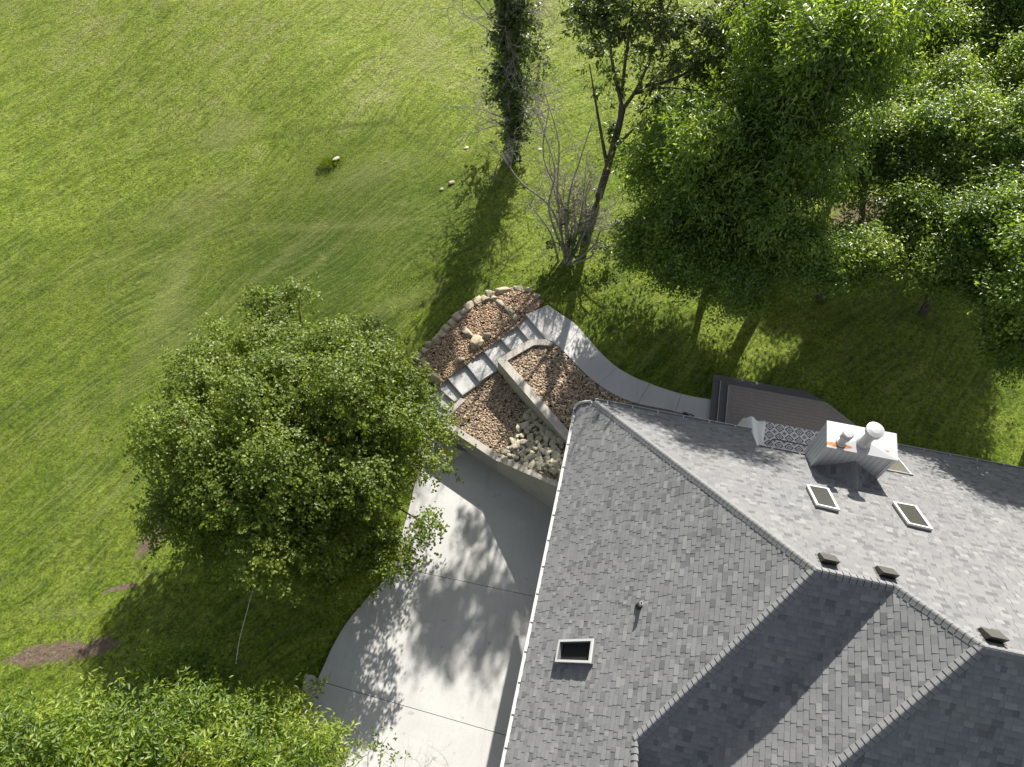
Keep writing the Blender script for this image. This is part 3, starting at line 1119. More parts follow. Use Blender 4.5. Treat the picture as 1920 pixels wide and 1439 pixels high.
# J on both planes
uJ, vJ = uv(PJ)
zJ = PJ[2]
pSJ = (zK - zJ) / (vK - vJ)
nS = UP - pSJ * V; dS = nS @ PK
PH2 = hit(1589, 1422, nW2, dW2)
uH, vH = uv(PH2)
pS2 = (zK2 - PH2[2]) / (vK2 - vH)
nS2 = UP - pS2 * V; dS2 = nS2 @ PK2

house = empty("house", tuple(H(4, 8, DRV)))
tag(house, "large house seen from above with steep grey shingle hip roof and white gutters", "house")


def zpl(n, d, u, v):
    p = H(u, v, 0)
    return d - float(n @ p)


def on(n, d, u, v, dz=0.0):
    return H(u, v, zpl(n, d, u, v) + dz)


EXPO = 0.143
seed_sh = [1]


def shingles(mb, poly, n, d, aflow, lift=0.0):
    """lay laminated shingle tabs over a convex roof polygon.
    aflow: unit horizontal vector pointing up the slope"""
    r = random.Random(seed_sh[0]); seed_sh[0] += 1
    n = n / np.linalg.norm(n)
    aflow = -np.array([n[0], n[1], 0.0]); aflow /= np.linalg.norm(aflow)
    across = np.cross(n, aflow); across[2] = 0; across /= np.linalg.norm(across)
    upv = np.cross(across, n)
    if upv[2] < 0: upv = -upv
    cen = sum(poly) / len(poly)
    planes = []
    m = len(poly)
    for i in range(m):
        a, b = poly[i], poly[(i + 1) % m]
        e = np.cross(b - a, n); e /= np.linalg.norm(e)
        if e @ (cen - a) > 0: e = -e
        planes.append((e, float(e @ a)))
    bs = [float(p @ upv) for p in poly]; as_ = [float(p @ across) for p in poly]
    b0, b1, a0, a1 = min(bs), max(bs), min(as_), max(as_)
    o = n * (float(poly[0] @ n))
    rows = int((b1 - b0) / EXPO) + 1
    for i in range(rows):
        lb = b0 + i * EXPO; ub = lb + EXPO
        a = a0 - r.uniform(0, 0.3)
        hi = r.random() < .5
        run = None
        while a < a1:
            w = r.uniform(0.09, 0.27) if hi else r.uniform(0.08, 0.22)
            t_ = 0.0125 if hi else 0.003
            tone = r.choice((0.12, 0.28, 0.42, 0.5, 0.55, 0.6, 0.62, 0.7, 0.72, 0.78, 0.95)) + r.uniform(-.07, .07)
            tone = min(1, max(0.08, tone))
            q = [o + across * a + upv * lb, o + across * (a + w) + upv * lb, o + across * (a + w) + upv * ub, o + across * a + upv * ub]
            q = clip_convex(q, planes)
            if q:
                top = []
                for p in q:
                    f = (ub - float(p @ upv)) / EXPO
                    top.append(p + n * (lift + t_ * (0.35 + 0.65 * f) + 0.006 * f))
                mb.face(top, tone)
                k = len(q)
                for j in range(k):
                    p1, p2 = top[j], top[(j + 1) % k]
                    m1 = (q[j] + q[(j + 1) % k]) / 2
                    mb.face([p1, q[j] - n * .002, q[(j + 1) % k] - n * .002, p2], max(0.02, tone * 0.45))
            a += w
            hi = not hi if r.random() < .85 else hi


# roof outline (u,v) pieces per plane ; notch in the north eave
vN_l, vN_r, vN_m = 12.88, 13.88, 11.79
uNl, uNr = 5.36, 10.18
UEND = 16.5
vR2 = vK2                                   # second ridge
rb = MB()
# west face
w_poly = [on(nW, dW, uE, vE), on(nW, dW, *uv(PC)), PK, PJ]
zJ_ = zpl(nW, dW, uE, vJ)
faceW = [on(nW, dW, uE, vE), PC, PK, PJ, on(nW, dW, uJ + 0.28, -3.0), on(nW, dW, uE, -3.0)]
# split non convex west polygon into convex parts
shingles(rb, [on(nW, dW, uE, vE), PC, PK, PJ, on(nW, dW, uE, vJ)], nW, dW, U)
shingles(rb, [on(nW, dW, uE, vJ), PJ, on(nW, dW, uJ + 0.42, -3.0), on(nW, dW, uE, -3.0)], nW, dW, U)
# north face, divided round the notch
uC = uv(PC)[0]


def hipu(v):
    return uC + (uK - uC) * (vN0 - v) / (vN0 - vK)


vN0 = uv(PC)[1]


def ridge_v(u):
    if u <= uK: return None
    if u <= uP: return vK
    if u <= uK2: return vK + (vK2 - vK) * (u - uP) / (uK2 - uP)
    return vK2


N = lambda u, v: on(nN, dN, u, v)
uh = uNl
vh = vN0 - (uh - uC) / (uK - uC) * (vN0 - vK)
shingles(rb, [N(uC, vN0), N(uNl, vN_l), N(uNl, vh)], nN, dN, -V)
shingles(rb, [N(uNl, vN_m), N(uK, vN_m), N(uK, vK), N(uNl, vh)], nN, dN, -V)
shingles(rb, [N(uK, vN_m), N(uP, vN_m), N(uP, vK), N(uK, vK)], nN, dN, -V)
shingles(rb, [N(uP, vN_m), N(uK2, vN_m), N(uK2, vK2), N(uP, vK)], nN, dN, -V)
shingles(rb, [N(uK2, vN_m), N(uNr, vN_m), N(uNr, vK2), N(uK2, vK2)], nN, dN, -V)
shingles(rb, [N(uNr, vN_r), N(UEND, vN_r), N(UEND, vK2), N(uNr, vK2)], nN, dN, -V)
# south faces and second west face, meeting in the valley
vd = np.cross(nS, nW2); vd /= abs(vd[2])
if vd[2] > 0: vd = -vd
VQ = PP + vd * 6.2
shingles(rb, [PK, PP, VQ, on(nS, dS, uJ + 0.0, uv(VQ)[1]) , PJ], nS, dS, V)
HQ = PK2 + (PH2 - PK2) * 2.2
shingles(rb, [PP, PK2, HQ, VQ], nW2, dW2, U)
uHQ, vHQ = uv(HQ)
shingles(rb, [PK2, H(UEND, vK2, zK2), on(nS2, dS2, UEND, vHQ), HQ], nS2, dS2, V)
rb.build("roof_shingles", M['shingle'], house)

# deck under the shingles (thickness) and closing faces
rk = MB()
T = 0.12


def under(poly):
    rk.face([p - UP * 0.03 for p in poly])
    rk.face([p - UP * T for p in poly[::-1]])


for poly in ([on(nW, dW, uE, vE), PC, PK, PJ, on(nW, dW, uE, vJ)], [on(nW, dW, uE, vJ), PJ, on(nW, dW, uJ + 0.42, -3.0), on(nW, dW, uE, -3.0)],
             [N(uC, vN0), N(uNl, vN_l), N(uNl, vh)], [N(uNl, vN_m), N(uNr, vN_m), N(uNr, vK2), PK2, PP, PK, N(uNl, vh)],
             [N(uNr, vN_r), N(UEND, vN_r), N(UEND, vK2), N(uNr, vK2)], [PK, PP, VQ, on(nS, dS, uJ, uv(VQ)[1]), PJ], [PP, PK2, HQ, VQ],
             [PK2, H(UEND, vK2, zK2), on(nS2, dS2, UEND, vHQ), HQ]):
    under(poly)
rk.build("roof_deck", M['dark'], house, tone=False)

# south wing step face right of the west slope
mb = MB()
a = PJ; b = on(nW, dW, uJ + 0.42, -3.0)
mb.face([a, b, b - UP * 2.5, a - UP * 0.6 + U * 0.02])
mb.build("gable_face", M['decktrim'], house, tone=False)


# ridge and hip caps
def caps(a, b, n1, n2, name="ridge_cap", w=0.135, step=0.155, th_=0.017, band=0.745):
    """row of overlapping bent cap shingles from low end a to high end b"""
    mb = MB()
    r = random.Random(int(abs(a[0] * 100)) + 3)
    L = np.linalg.norm(b - a)
    d = (b - a) / L
    n1 = n1 / np.linalg.norm(n1); n2 = n2 / np.linalg.norm(n2)
    s1 = np.cross(d, n1); s2 = np.cross(d, n2)
    if s1 @ (n1 - n2) < 0: s1 = -s1
    if s2 @ (n2 - n1) < 0: s2 = -s2
    k = int(L / step)
    up = (n1 + n2) / np.linalg.norm(n1 + n2)
    for i in range(k + 1):
        t0 = i * step - 0.02; t1 = t0 + step * 1.25
        t1 = min(t1, L + 0.03)
        if t1 - t0 < 0.05: continue
        tone = 0.74 + r.uniform(-.14, .12)
        rows = []
        for t_, lf in ((t0, th_ + 0.014), (t1, 0.010)):
            c = a + d * t_
            pts = [c + s1 * w + n1 * (lf), c + s1 * w * 0.45 + n1 * (lf + 0.012), c + s1 * w * .14 + n1 * (lf + .012) + up * 0.012, c + up * (lf + 0.024),
                   c + s2 * w * .14 + n2 * (lf + .012) + up * 0.012, c + s2 * w * 0.45 + n2 * (lf + 0.012), c + s2 * w + n2 * (lf)]
            low = [c + s1 * w - n1 * .004] + [p - up * th_ for p in pts[1:-1]] + [c + s2 * w - n2 * .004]
            rows.append((pts, low))
        (A, Al), (B, Bl) = rows
        for j in range(6):
            A2 = [A[q] + (B[q] - A[q]) * 0.80 for q in (j, j + 1)]; A1 = [A[q] + (B[q] - A[q]) * band for q in (j, j + 1)]
            mb.face([A[j], A[j + 1], A1[1], A1[0]], tone)
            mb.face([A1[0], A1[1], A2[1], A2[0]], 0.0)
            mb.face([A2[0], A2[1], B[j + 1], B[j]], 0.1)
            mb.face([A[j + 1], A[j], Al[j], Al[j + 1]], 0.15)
        mb.face([A[0], B[0], Bl[0], Al[0]], 0.25)
        mb.face([A[6], B[6], Bl[6], Al[6]], 0.25)
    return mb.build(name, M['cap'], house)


caps(N(uC + 0.02, vN0 - 0.02), PK, nW, nN, band=0.66)
caps(PJ, PK, nW, nS)
caps(PK, PP, nN, nS)
caps(PP, PK2, nN, nW2, band=0.66)
caps(HQ, PK2, nW2, nS2)
caps(H(UEND, vK2, zK2), PK2, nN, nS2)
caps(on(nW, dW, uJ + 0.42, -3.0), PJ, nW, UP * 0.6 + U, w=0.11)

# walls under the roof
mb = MB()
w0 = 0.45
for (u0, u1, v0, v1, z0, z1) in ((uE + w0, 5.2, -2.8, 12.3, DRV - .3, 2.6),
                                 (5.2, uNr + .32, 2.0, 11.3, -0.3, 3.6), (uNr + .32, UEND - .5, 2.0, 13.3, -0.3, 2.15)):
    mb.box(H(u0, v0, z0), U * (u1 - u0), V * (v1 - v0), UP * (z1 - z0))
mb.build("wall", M['cream'], house, tone=False)
# foundation of concrete seen by the driveway
mb = MB()
mb.box(H(uE + w0 - .02, -2.8, DRV - .3), U * .3, V * 15.13, UP * 2.0)
mb.build("foundation", M['wallc'], house, tone=False)
# rake returns either side of the notch
mb = MB()


def rake(u, v0, v1, ww=0.03, hh=0.2):
    a, b = N(u, v0), N(u, v1)
    mb.face([a + UP * .01, b + UP * .01, b - UP * hh, a - UP * hh])
    mb.face([a + UP * .01 - U * ww, b + UP * .01 - U * ww, b - UP * hh - U * ww, a - UP * hh - U * ww])
    mb.face([a + UP * .012, b + UP * .012, b + UP * .012 - U * ww, a + UP * .012 - U * ww])


rake(uNr, vN_r, vN_m - .02)
mb.build("rake_board", M['white'], house, tone=False)
mb = MB()
rake(uNl + 0.035, vN_l, vN_m)
mb.build("rake_board", M['white'], house, tone=False)
mb = MB()
a0_, b0_ = N(uNr + .05, vN_r), N(uNr + .05, vN_m)
mb.face([a0_ - UP * .2, b0_ - UP * .2, H(uNr + .05, vN_m, -.1), H(uNr + .05, vN_r - .4, -.1)])
mb.face([H(uNl, vN_m - .05, 3.7), H(uNr + .05, vN_m - .05, 3.7), H(uNr + .05, vN_m - .05, 0.3), H(uNl, vN_m - .05, 0.3)])
mb.build("porch_wall", M['cream'], house, tone=False)


# gutters
def gutter(a, b, out, w=0.07):
    """U-shaped gutter from a to b, out = horizontal outward unit vector"""
    mb = MB()
    d = b - a
    hh = 0.11
    a = a - UP * 0.02; b = b - UP * 0.02
    d = b - a
    mb.box(a + out * w - UP * hh, d, out * 0.016, UP * (hh + 0.03))
    mb.box(a - UP * hh, d, out * w, UP * 0.008)
    mb.box(a - UP * hh, d, out * 0.006, UP * hh)
    L = np.linalg.norm(d)
    for q in (a, b - d / L * 0.012):
        mb.box(q - UP * hh, d / L * 0.012, out * w, UP * (hh + .01))
    g_ = mb.build("gutter", M['white'], house, tone=False)
    hb = MB()
    k = int(L / 0.87)
    for i in range(k):
        q = a + d / L * (0.4 + i * 0.87)
        hb = MB()
        hb.box(q - out * 0.03 + UP * 0.012, d / L * 0.035, out * (w + .03), UP * 0.012)
        hb.build("gutter_hanger", M['white'], g_, tone=False)


gutter(on(nW, dW, uE, vE), on(nW, dW, uE, -3.0), -U, 0.10)
gutter(N(uC, vN_l), N(uNl + .05, vN_l), V)
gutter(N(uNl + .05, vN_m), N(uNr, vN_m), V)
gutter(N(uNr - .02, vN_r), N(UEND, vN_r), V)
# bent flashing at the northwest corner
mb = MB()
cpts = [on(nW, dW, uE - .1, vE - .12, .05), on(nW, dW, uE - .03, vE + .03, .06), on(nW, dW, uE + .12, vE + .09, .05), on(nW, dW, uC - .12, vN0 + .06, .02)]
mb.tube(smooth_line(cpts, 4), 0.05, 8)
mb.build("corner_flashing", M['white'], house, smooth=True, tone=False)

# chimney -----------------------------------------------------------
cu0, cu1, cv0, cv1, cz = 6.87, 8.79, 11.16, 11.98, 5.85
mb = MB()
mb.box(H(cu0, cv0, 0.3), U * (cu1 - cu0), V * (cv1 - cv0), UP * (cz - 0.3))
ch = mb.build("chimney", M['siding'], house, tone=False)
mb = MB()
k = 12
for i in range(1, k):
    u_ = cu0 + (cu1 - cu0) * i / k
    mb.box(H(u_ - .003, cv0 - .004, 3.6), U * .006, V * .004, UP * (cz - 3.62))
for i in range(1, 5):
    v_ = cv0 + (cv1 - cv0) * i / 5
    mb.box(H(cu0 - .004, v_ - .003, 3.0), V * .006, U * .004, UP * (cz - 3.02))
mb.build("board_seams", M['seam'], ch, tone=False)
mb = MB()
for (u_, v_) in ((cu0, cv0), (cu1, cv0), (cu0, cv1), (cu1, cv1)):
    uu = u_ - .02 if u_ == cu0 else u_ - .09
    vv_ = v_ - .02 if v_ == cv0 else v_ - .09
    mb = MB()
    mb.box(H(uu, vv_, 3.0), U * .11, V * .11, UP * (cz - 3.0 - .002))
    mb.build("corner_board", M['siding'], ch, tone=False)
mb = MB()
o_ = 0.035
cz1 = cz + 0.03
mb.box(H(cu0 - o_, cv0 - o_, cz - .04), U * (cu1 - cu0 + 2 * o_), V * (cv1 - cv0 + 2 * o_), UP * .02)
e = [H(cu0 - o_, cv0 - o_, cz), H(cu1 + o_, cv0 - o_, cz), H(cu1 + o_, cv1 + o_, cz), H(cu0 - o_, cv1 + o_, cz)]
cc = H((cu0 + cu1) / 2, (cv0 + cv1) / 2, cz + 0.06)
for i in range(4):
    mb.face([e[i], e[(i + 1) % 4], cc])
    mb.face([e[i] - UP * .03, e[(i + 1) % 4] - UP * .03, e[(i + 1) % 4], e[i]])
mb.build("chimney_cap", M['capsheet'], ch, tone=False)
f1 = at(1577, 830, cz + .03)
f2 = at(1619, 831, cz + .04)
mb = MB()
mb.lathe(f1, [(0.15, 0.0), (0.13, 0.04), (0.10, 0.06), (0.10, 0.26), (0.145, 0.28), (0.145, 0.44), (0.12, 0.45), (0.12, 0.48), (0.155, 0.49), (0.155, 0.53), (0.12, 0.565), (0.0001, 0.575)], 32)
mb.build("flue", M['metal'], ch, smooth=False, tone=False)
mb = MB()
mb.lathe(f2, [(0.20, 0.0), (0.195, 0.07), (0.16, 0.12), (0.15, 0.17), (0.15, 0.64), (0.20, 0.645), (0.20, 0.66), (0.235, 0.665), (0.235, 0.80), (0.25, 0.81), (0.25, 0.825), (0.13, 0.865), (0.0001, 0.875)], 36)
mb.build("flue", M['metal'], ch, smooth=False, tone=False)
# cricket behind the chimney
uc = cu0 + (cu1 - cu0) * 0.52
zc0 = zpl(nN, dN, uc, cv0)
zr = zc0 + 0.80
vB = cv0 - 0.80 / pN * 1.0
A_ = H(uc, cv0, zr); B_ = H(uc, vB, zpl(nN, dN, uc, vB) + .012)
CL, CR = N(cu0 + .02, cv0) + UP * .012, N(cu1 - .02, cv0) + UP * .012
for tri, fl in (([CL, A_, B_], U), ([A_, CR, B_], -U)):
    n_c = np.cross(tri[1] - tri[0], tri[2] - tri[0]); n_c = n_c if n_c[2] > 0 else -n_c
    mb = MB()
    shingles(mb, tri, n_c, 0, fl + 0)
    mb.build("cricket_slope", M['shingle'], house)
nl = np.cross(A_ - CL, B_ - CL); nl = nl if nl[2] > 0 else -nl
nr = np.cross(CR - A_, B_ - A_); nr = nr if nr[2] > 0 else -nr
caps(A_, B_, nl, nr, w=0.12)


# skylights ----------------------------------------------------------
def skylight(px4, n, d, hgt, name="skylight", open_well=False):
    nn = n / np.linalg.norm(n); L = np.linalg.norm(n)
    top = [hit(*p, n, d + hgt * L) for p in px4]
    base = [p - nn * hgt for p in top]
    # square it up
    c0 = sum(top) / 4
    inn = lambda p, k: c0 + (p - c0) * k
    mb = MB()
    for i in range(4):
        j = (i + 1) % 4
        a, b = top[i] - nn * .035, top[j] - nn * .035
        mb.face([inn(a, .97), inn(b, .97), inn(base[j], .99), inn(base[i], .99)])
    sk = mb.build(name, M['curb'], house, tone=False)
    fr = MB()
    wfr = 0.065
    ins = []
    for i in range(4):
        p = top[i]; a = top[i - 1]; b = top[(i + 1) % 4]
        da = (a - p) / np.linalg.norm(a - p); db = (b - p) / np.linalg.norm(b - p)
        ins.append(p + da * wfr + db * wfr)
    for i in range(4):
        j = (i + 1) % 4
        fr.face([top[i], top[j], ins[j], ins[i]])
        fr.face([top[j], top[i], top[i] - nn * .055, top[j] - nn * .055])
        dd = 0.145 if open_well else 0.03
        fr.face([ins[i], ins[j], ins[j] - nn * dd, ins[i] - nn * dd], 0.5, 1 if open_well else 0)
    fr.build("frame", [M['white'], M['curb']], sk, tone=False)
    gl = MB()
    dd = 0.145 if open_well else 0.012
    gl.face([p - nn * dd for p in ins])
    gl.build("pane", M['glass'] if not open_well else M['dark'], sk, tone=False)
    return sk


skylight([(1512, 908), (1554, 915.5), (1575, 956), (1531, 946)], nN, dN, 0.13)
skylight([(1674, 940), (1718, 948), (1749.5, 992), (1703, 981)], nN, dN, 0.13)
skylight([(1047.5, 1199.5), (1112, 1197.5), (1106, 1243.5), (1040, 1241)], nW, dW, 0.17, open_well=True)


# box vents on the north slope
def box_vent(px, py):
    c = hit(px, py, nN, dN)
    u_, v_ = uv(c)
    w, l = 0.36, 0.27
    mb = MB()
    zf = zpl(nN, dN, u_, v_)
    zb = zpl(nN, dN, u_, v_ + l)
    a, b = H(u_ - w / 2, v_, 0), H(u_ + w / 2, v_, 0)
    c2, d2 = b + V * l, a + V * l
    mb.prism([a, b, c2, d2], [zf - .02, zf - .02, zb - .02, zb - .02], [zf + .27, zf + .27, zb + .16, zb + .16])
    mb.prism([a - U * .05 - V * .04, b + U * .05 - V * .04, c2 + U * .05, d2 - U * .05], [zf - .0, zf - .0, zb - .0, zb - .0], [zf + .022 + .04 * pN, zf + .022 + .04 * pN, zb + .014, zb + .014])
    mb.build("roof_vent", M['vent'], house, bevel=0.008, tone=False)


box_vent(1553, 1058)
box_vent(1663, 1083)
box_vent(1863, 1203)
# plumbing stack on the west slope
pc = hit(1199, 1137, nW, dW)
mb = MB()
mb.tube([pc - UP * .1, pc + UP * .34], 0.045, 14)
mb.build("vent_pipe", M['metal'], house, tone=False)
mb = MB()
mb.tube([pc - UP * .14, pc + UP * .02, pc + UP * .12], [0.12, 0.10, 0.055], 14)
mb.build("pipe_boot", M['black'], house, tone=False)
mb = MB()
mb.lathe(pc + UP * .3405, [(0.030, 0.0), (0.030, 0.002)], 12)
mb.build("pipe_opening", M['dark'], house, tone=False)

# dark window-well strip between path and house
mb = MB()
strip = [at(1186, 756.5, 0.02), at(1262, 772.5, 0.02), at(1317, 786, 0.02), at(1318, 800, 0.02), at(1262, 795, 0.02), at(1186, 772, 0.02)]
mb.prism([np.array(p) for p in strip], -0.2, 0.03)
o = mb.build("paver_strip", M['decktrim'], bevel=0.01, tone=False)
tag(o, "dark grey paver strip between the curved path and the house eave", "paving strip")
mb = MB()
pq = at(1284, 778, 0.03)
mb.lathe(pq, [(0.10, 0.0), (0.10, 0.05), (0.07, 0.09), (0.05, 0.09)], 20)
mb.tube([pq + UP * .07, pq + UP * .12 + U * .18, pq + UP * .04 + U * .34], 0.022, 8)
o = mb.build("hose_bib_box", M['black'], tone=False)
tag(o, "small round black fitting on the dark paver strip by the eave", "fitting")

# ------------------------------------------------------------------ deck
dk = empty("timber_deck", tuple(H(7.5, 14.0, 0)))
tag(dk, "dark brown composite deck with wrap-around steps behind the house", "deck")
ua, va = uv(at(1338, 702, 0.17))
ub_, vb_ = uv(at(1514, 734, 0.17))
uc_, vc_ = uv(at(1604, 804, 0.17))
dd_ = np.array([uc_ - ub_, vc_ - vb_]); dd_ /= np.linalg.norm(dd_)


def deck_poly(ins, z):
    u0, v0 = ua + ins, va - ins
    k = ins * 0.35
    # diagonal line through (ub,vb)-(uc,vc) moved in
    def diag_u(v):
        return ub_ - k + (vb_ - v) * (dd_[0] / -dd_[1])
    return [H(u0, v0, z), H(diag_u(v0), v0, z), H(diag_u(11.9), 11.9, z), H(u0, 11.9, z)]


for lv, (ins, z0, z1) in enumerate(((0.0, -0.1, 0.17), (0.28, 0.1, 0.34), (0.56, 0.25, 0.51))):
    P = deck_poly(ins, z1)
    mb = MB()
    mb.prism([p - (p - sum(P) / 4) * 0.012 for p in P], z0, z1 - 0.03)
    mb.build("deck_base" if lv == 2 else "deck_step", M['decktrim'], dk, tone=False)
    mb = MB()
    n = V
    bw = 0.142
    cen = sum(P) / 4
    planes = []
    for i in range(4):
        a, b = P[i], P[(i + 1) % 4]
        e = np.cross(b - a, UP); e /= np.linalg.norm(e)
        if e @ (cen - a) > 0: e = -e
        planes.append((e, float(e @ a) - (0.145 if lv == 2 else 0.0)))
    v = va - ins
    if lv < 2:
        mb.prism(clip_convex(P, [(-n, -float(n @ P[0]) + 0.29), ]), z1 - .028, z1)
        mb.prism(clip_convex(P, [(n, float(n @ P[0]) - 0.30), (U, float(U @ P[0]) + 0.29)]), z1 - .028, z1)
    else:
        while v > 11.9:
            q = [H(ua - 1, v, z1), H(uc_ + 4, v, z1), H(uc_ + 4, v - bw + .007, z1), H(ua - 1, v - bw + .007, z1)]
            q = clip_convex(q, planes)
            if q: mb.prism(q, z1 - .028, z1)
            v -= bw
        # picture-frame border
        Q = clip_convex(P, [(e_, k_ + .007) for e_, k_ in planes])
        Q = [min(Q, key=lambda q: np.linalg.norm(q - p)) for p in P]
        for i in (0, 1, 3):
            j = (i + 1) % 4
            mb.prism([P[i], P[j], Q[j], Q[i]], z1 - .027, z1 + .001)
    mb.build("deck_boards", M['deck'] if lv == 2 else M['decktrim'], dk, tone=False)
    if lv > 0:
        mb = MB()
        mb.box(P[0] - U * .014 - UP * .06 - V * .05, -V * (va - ins - 11.9), U * .014, UP * .055)
        mb.build("light_strip", M['white'], dk, tone=False)

mb = MB()
mb.prism([H(6.35, 12.45, 0), H(9.5, 12.45, 0), H(9.5, 14.80, 0), H(6.35, 14.80, 0)], 0.513, 0.522)
o = mb.build("outdoor_rug", M['rug'], tone=False)
tag(o, "black and white diamond patterned outdoor rug on the deck", "rug")

# white draped cover at the house corner
cg = MB()
gn = 26
top_px = None
cu_a, cu_b, cv_a, cv_b = 5.42, 6.32, 12.3, 14.42
vs = np.zeros((gn, gn, 3))
for i in range(gn):
    for j in range(gn):
        a = i / (gn - 1); b = j / (gn - 1)
        u_ = cu_a + (cu_b - cu_a) * a; v_ = cv_a + (cv_b - cv_a) * b
        ea = min(a, 1 - a) * (cu_b - cu_a); eb = min(b, 1 - b) * (cv_b - cv_a)
        edge = min(ea, eb)
        z = 1.45 - 0.10 * math.sin(math.pi * a) + 0.05 * math.sin(7 * a + 5 * b)
        if edge < 0.12: z = 0.52 + (z - 0.52) * (edge / 0.12) ** 0.25 if edge > 0 else 0.52
        z += 0.28 * max(0, 1 - abs(a - 0.25 - 0.45 * (1 - b)) * 5) * (edge > .1)
        wob = 0.03 * math.sin(13 * a + 9 * b)
        vs[i, j] = H(u_ + wob, v_ + wob, z)
ii = np.arange(gn * gn).reshape(gn, gn)
ff = np.stack([ii[:-1, :-1].ravel(), ii[1:, :-1].ravel(), ii[1:, 1:].ravel(), ii[:-1, 1:].ravel()], 1)
o = np_mesh("furniture_cover", vs.reshape(-1, 3), ff, M['fabric'], smooth=True)
tag(o, "white fabric cover draped over furniture beside the patterned rug", "cover")
pc2 = H(8.2, 13.3, 0)
fr = empty("patio_chair", tuple(H(7.0, 12.9, 0.522)))
tag(fr, "black metal patio bench on the rug, half hidden under the eave", "bench")
mb = MB()
for u_ in (6.55, 8.9):
    for v_ in (12.7, 13.45):
        mb.tube([H(u_, v_, 0.522), H(u_, v_, 0.95)], 0.02, 8)
mb.build("leg", M['black'], fr, tone=False)
mb = MB()
mb.box(H(6.5, 12.65, 0.92), U * 2.45, V * 0.75, UP * 0.05)
mb.build("seat", M['black'], fr, tone=False)
mb = MB()
mb.tube(smooth_line([H(6.5, 13.62, 0.95), H(6.62, 13.7, 1.25), H(7.0, 13.66, 1.33), H(8.5, 13.66, 1.33), H(8.85, 13.7, 1.25), H(8.95, 13.62, 0.95)], 5), 0.02, 8)
mb.build("back_rail", M['black'], fr, tone=False)


# ------------------------------------------------------------------ vegetation
def unit(a):
    return a / (np.linalg.norm(a, axis=-1, keepdims=True) + 1e-9)


def leaf_mesh(pos, axis, nrm, L, W, fold=0.18, curl=0.15):
    """one folded diamond leaf per row"""
    nrm = unit(nrm)
    d = unit(axis - nrm * np.sum(axis * nrm, 1, keepdims=True))
    s = np.cross(nrm, d)
    L = L[:, None]; W = W[:, None]
    p0 = pos
    pm = pos + d * L * 0.45
    p1 = pm + s * W * 0.5 + nrm * W * fold
    p2 = pos + d * L - nrm * L * curl
    p3 = pm - s * W * 0.5 + nrm * W * fold
    n = len(pos)
    v = np.stack([p0, p1, p2, p3], 1).reshape(-1, 3)
    b = (np.arange(n) * 4)[:, None]
    f = np.concatenate([b + np.array([[0, 1, 2]]), b + np.array([[0, 2, 3]])], 1).reshape(-1, 3)
    return v, f


def crown_leaves(blobs, r, sprig_n, per, L, W, droop=0.0, inner=0.25, wind=None, spread=0.22, upbias=0.8, spike=(0.14, 0.55), lift=0.35):
    """blobs: (centre, (rx,ry,rz)); sprigs sit on the shells; per leaves on each"""
    area = np.array([b[1][0] * b[1][1] + b[1][0] * b[1][2] + b[1][1] * b[1][2] for b in blobs])
    pk = area / area.sum()
    which = r.choice(len(blobs), sprig_n, p=pk)
    cen = np.array([b[0] for b in blobs])[which]
    rad = np.array([b[1] for b in blobs])[which]
    d = unit(r.randn(sprig_n, 3) + np.array([0, 0.1, lift]))
    k = 1 - inner * r.rand(sprig_n) ** 1.6 * 1.6
    k = np.clip(k, 0.1, 1) * (1 + 0.10 * r.randn(sprig_n) * 0.6)
    k = k + (r.rand(sprig_n) < spike[0]) * r.rand(sprig_n) * spike[1] / np.maximum(rad[:, 0], 0.4)
    p = cen + d * rad * k[:, None]
    ax = unit(d * 1.0 + r.randn(sprig_n, 3) * 0.5 + np.array([0, 0, 0.25 - droop]))
    if wind is not None:
        ax = unit(ax + np.array(wind))
    # leaves along each sprig
    t = r.rand(sprig_n, per, 1)
    pos = p[:, None] + ax[:, None] * t * spread * 1.8 + r.randn(sprig_n, per, 3) * spread * 0.38
    la = unit(ax[:, None] * 0.8 + r.randn(sprig_n, per, 3) * 0.7 + np.array([0, 0, -droop * 1.2]))
    nn = unit(np.array([0, 0, upbias]) + d[:, None] * 0.45 + r.randn(sprig_n, per, 3) * 0.45)
    pos = pos.reshape(-1, 3); la = la.reshape(-1, 3); nn = nn.reshape(-1, 3)
    m = len(pos)
    sc = 0.7 + 0.6 * r.rand(m)
    return leaf_mesh(pos, la, nn, L * sc, W * sc), p


def sub_blobs(c, R, n, k, r, low=-0.35, shell=0.72, gap=0.66, wa=1.0):
    """lumps over an ellipsoid crown"""
    c = np.array(c, float); R = np.array(R, float)
    out = []
    tries = 0
    p1, p2, p3 = r.rand(3) * 6.28
    while len(out) < n and tries < 4000:
        tries += 1
        d = unit(r.randn(3))
        if d[2] < low: continue
        az_ = math.atan2(d[1], d[0])
        wob = 1 + wa * (0.13 * math.sin(2 * az_ + p1) + 0.13 * math.sin(5 * az_ + p2 + 3 * d[2]) + 0.08 * math.sin(9 * az_ + p3))
        q = c + d * R * shell * wob * (0.66 + 0.50 * r.rand())
        s = k * (0.6 + 0.9 * r.rand())
        if all(np.linalg.norm((q - o[0]) / R) > 0.9 * (s + o[1][0] / R[0]) * gap for o in out):
            out.append((q, R * s))
    return out


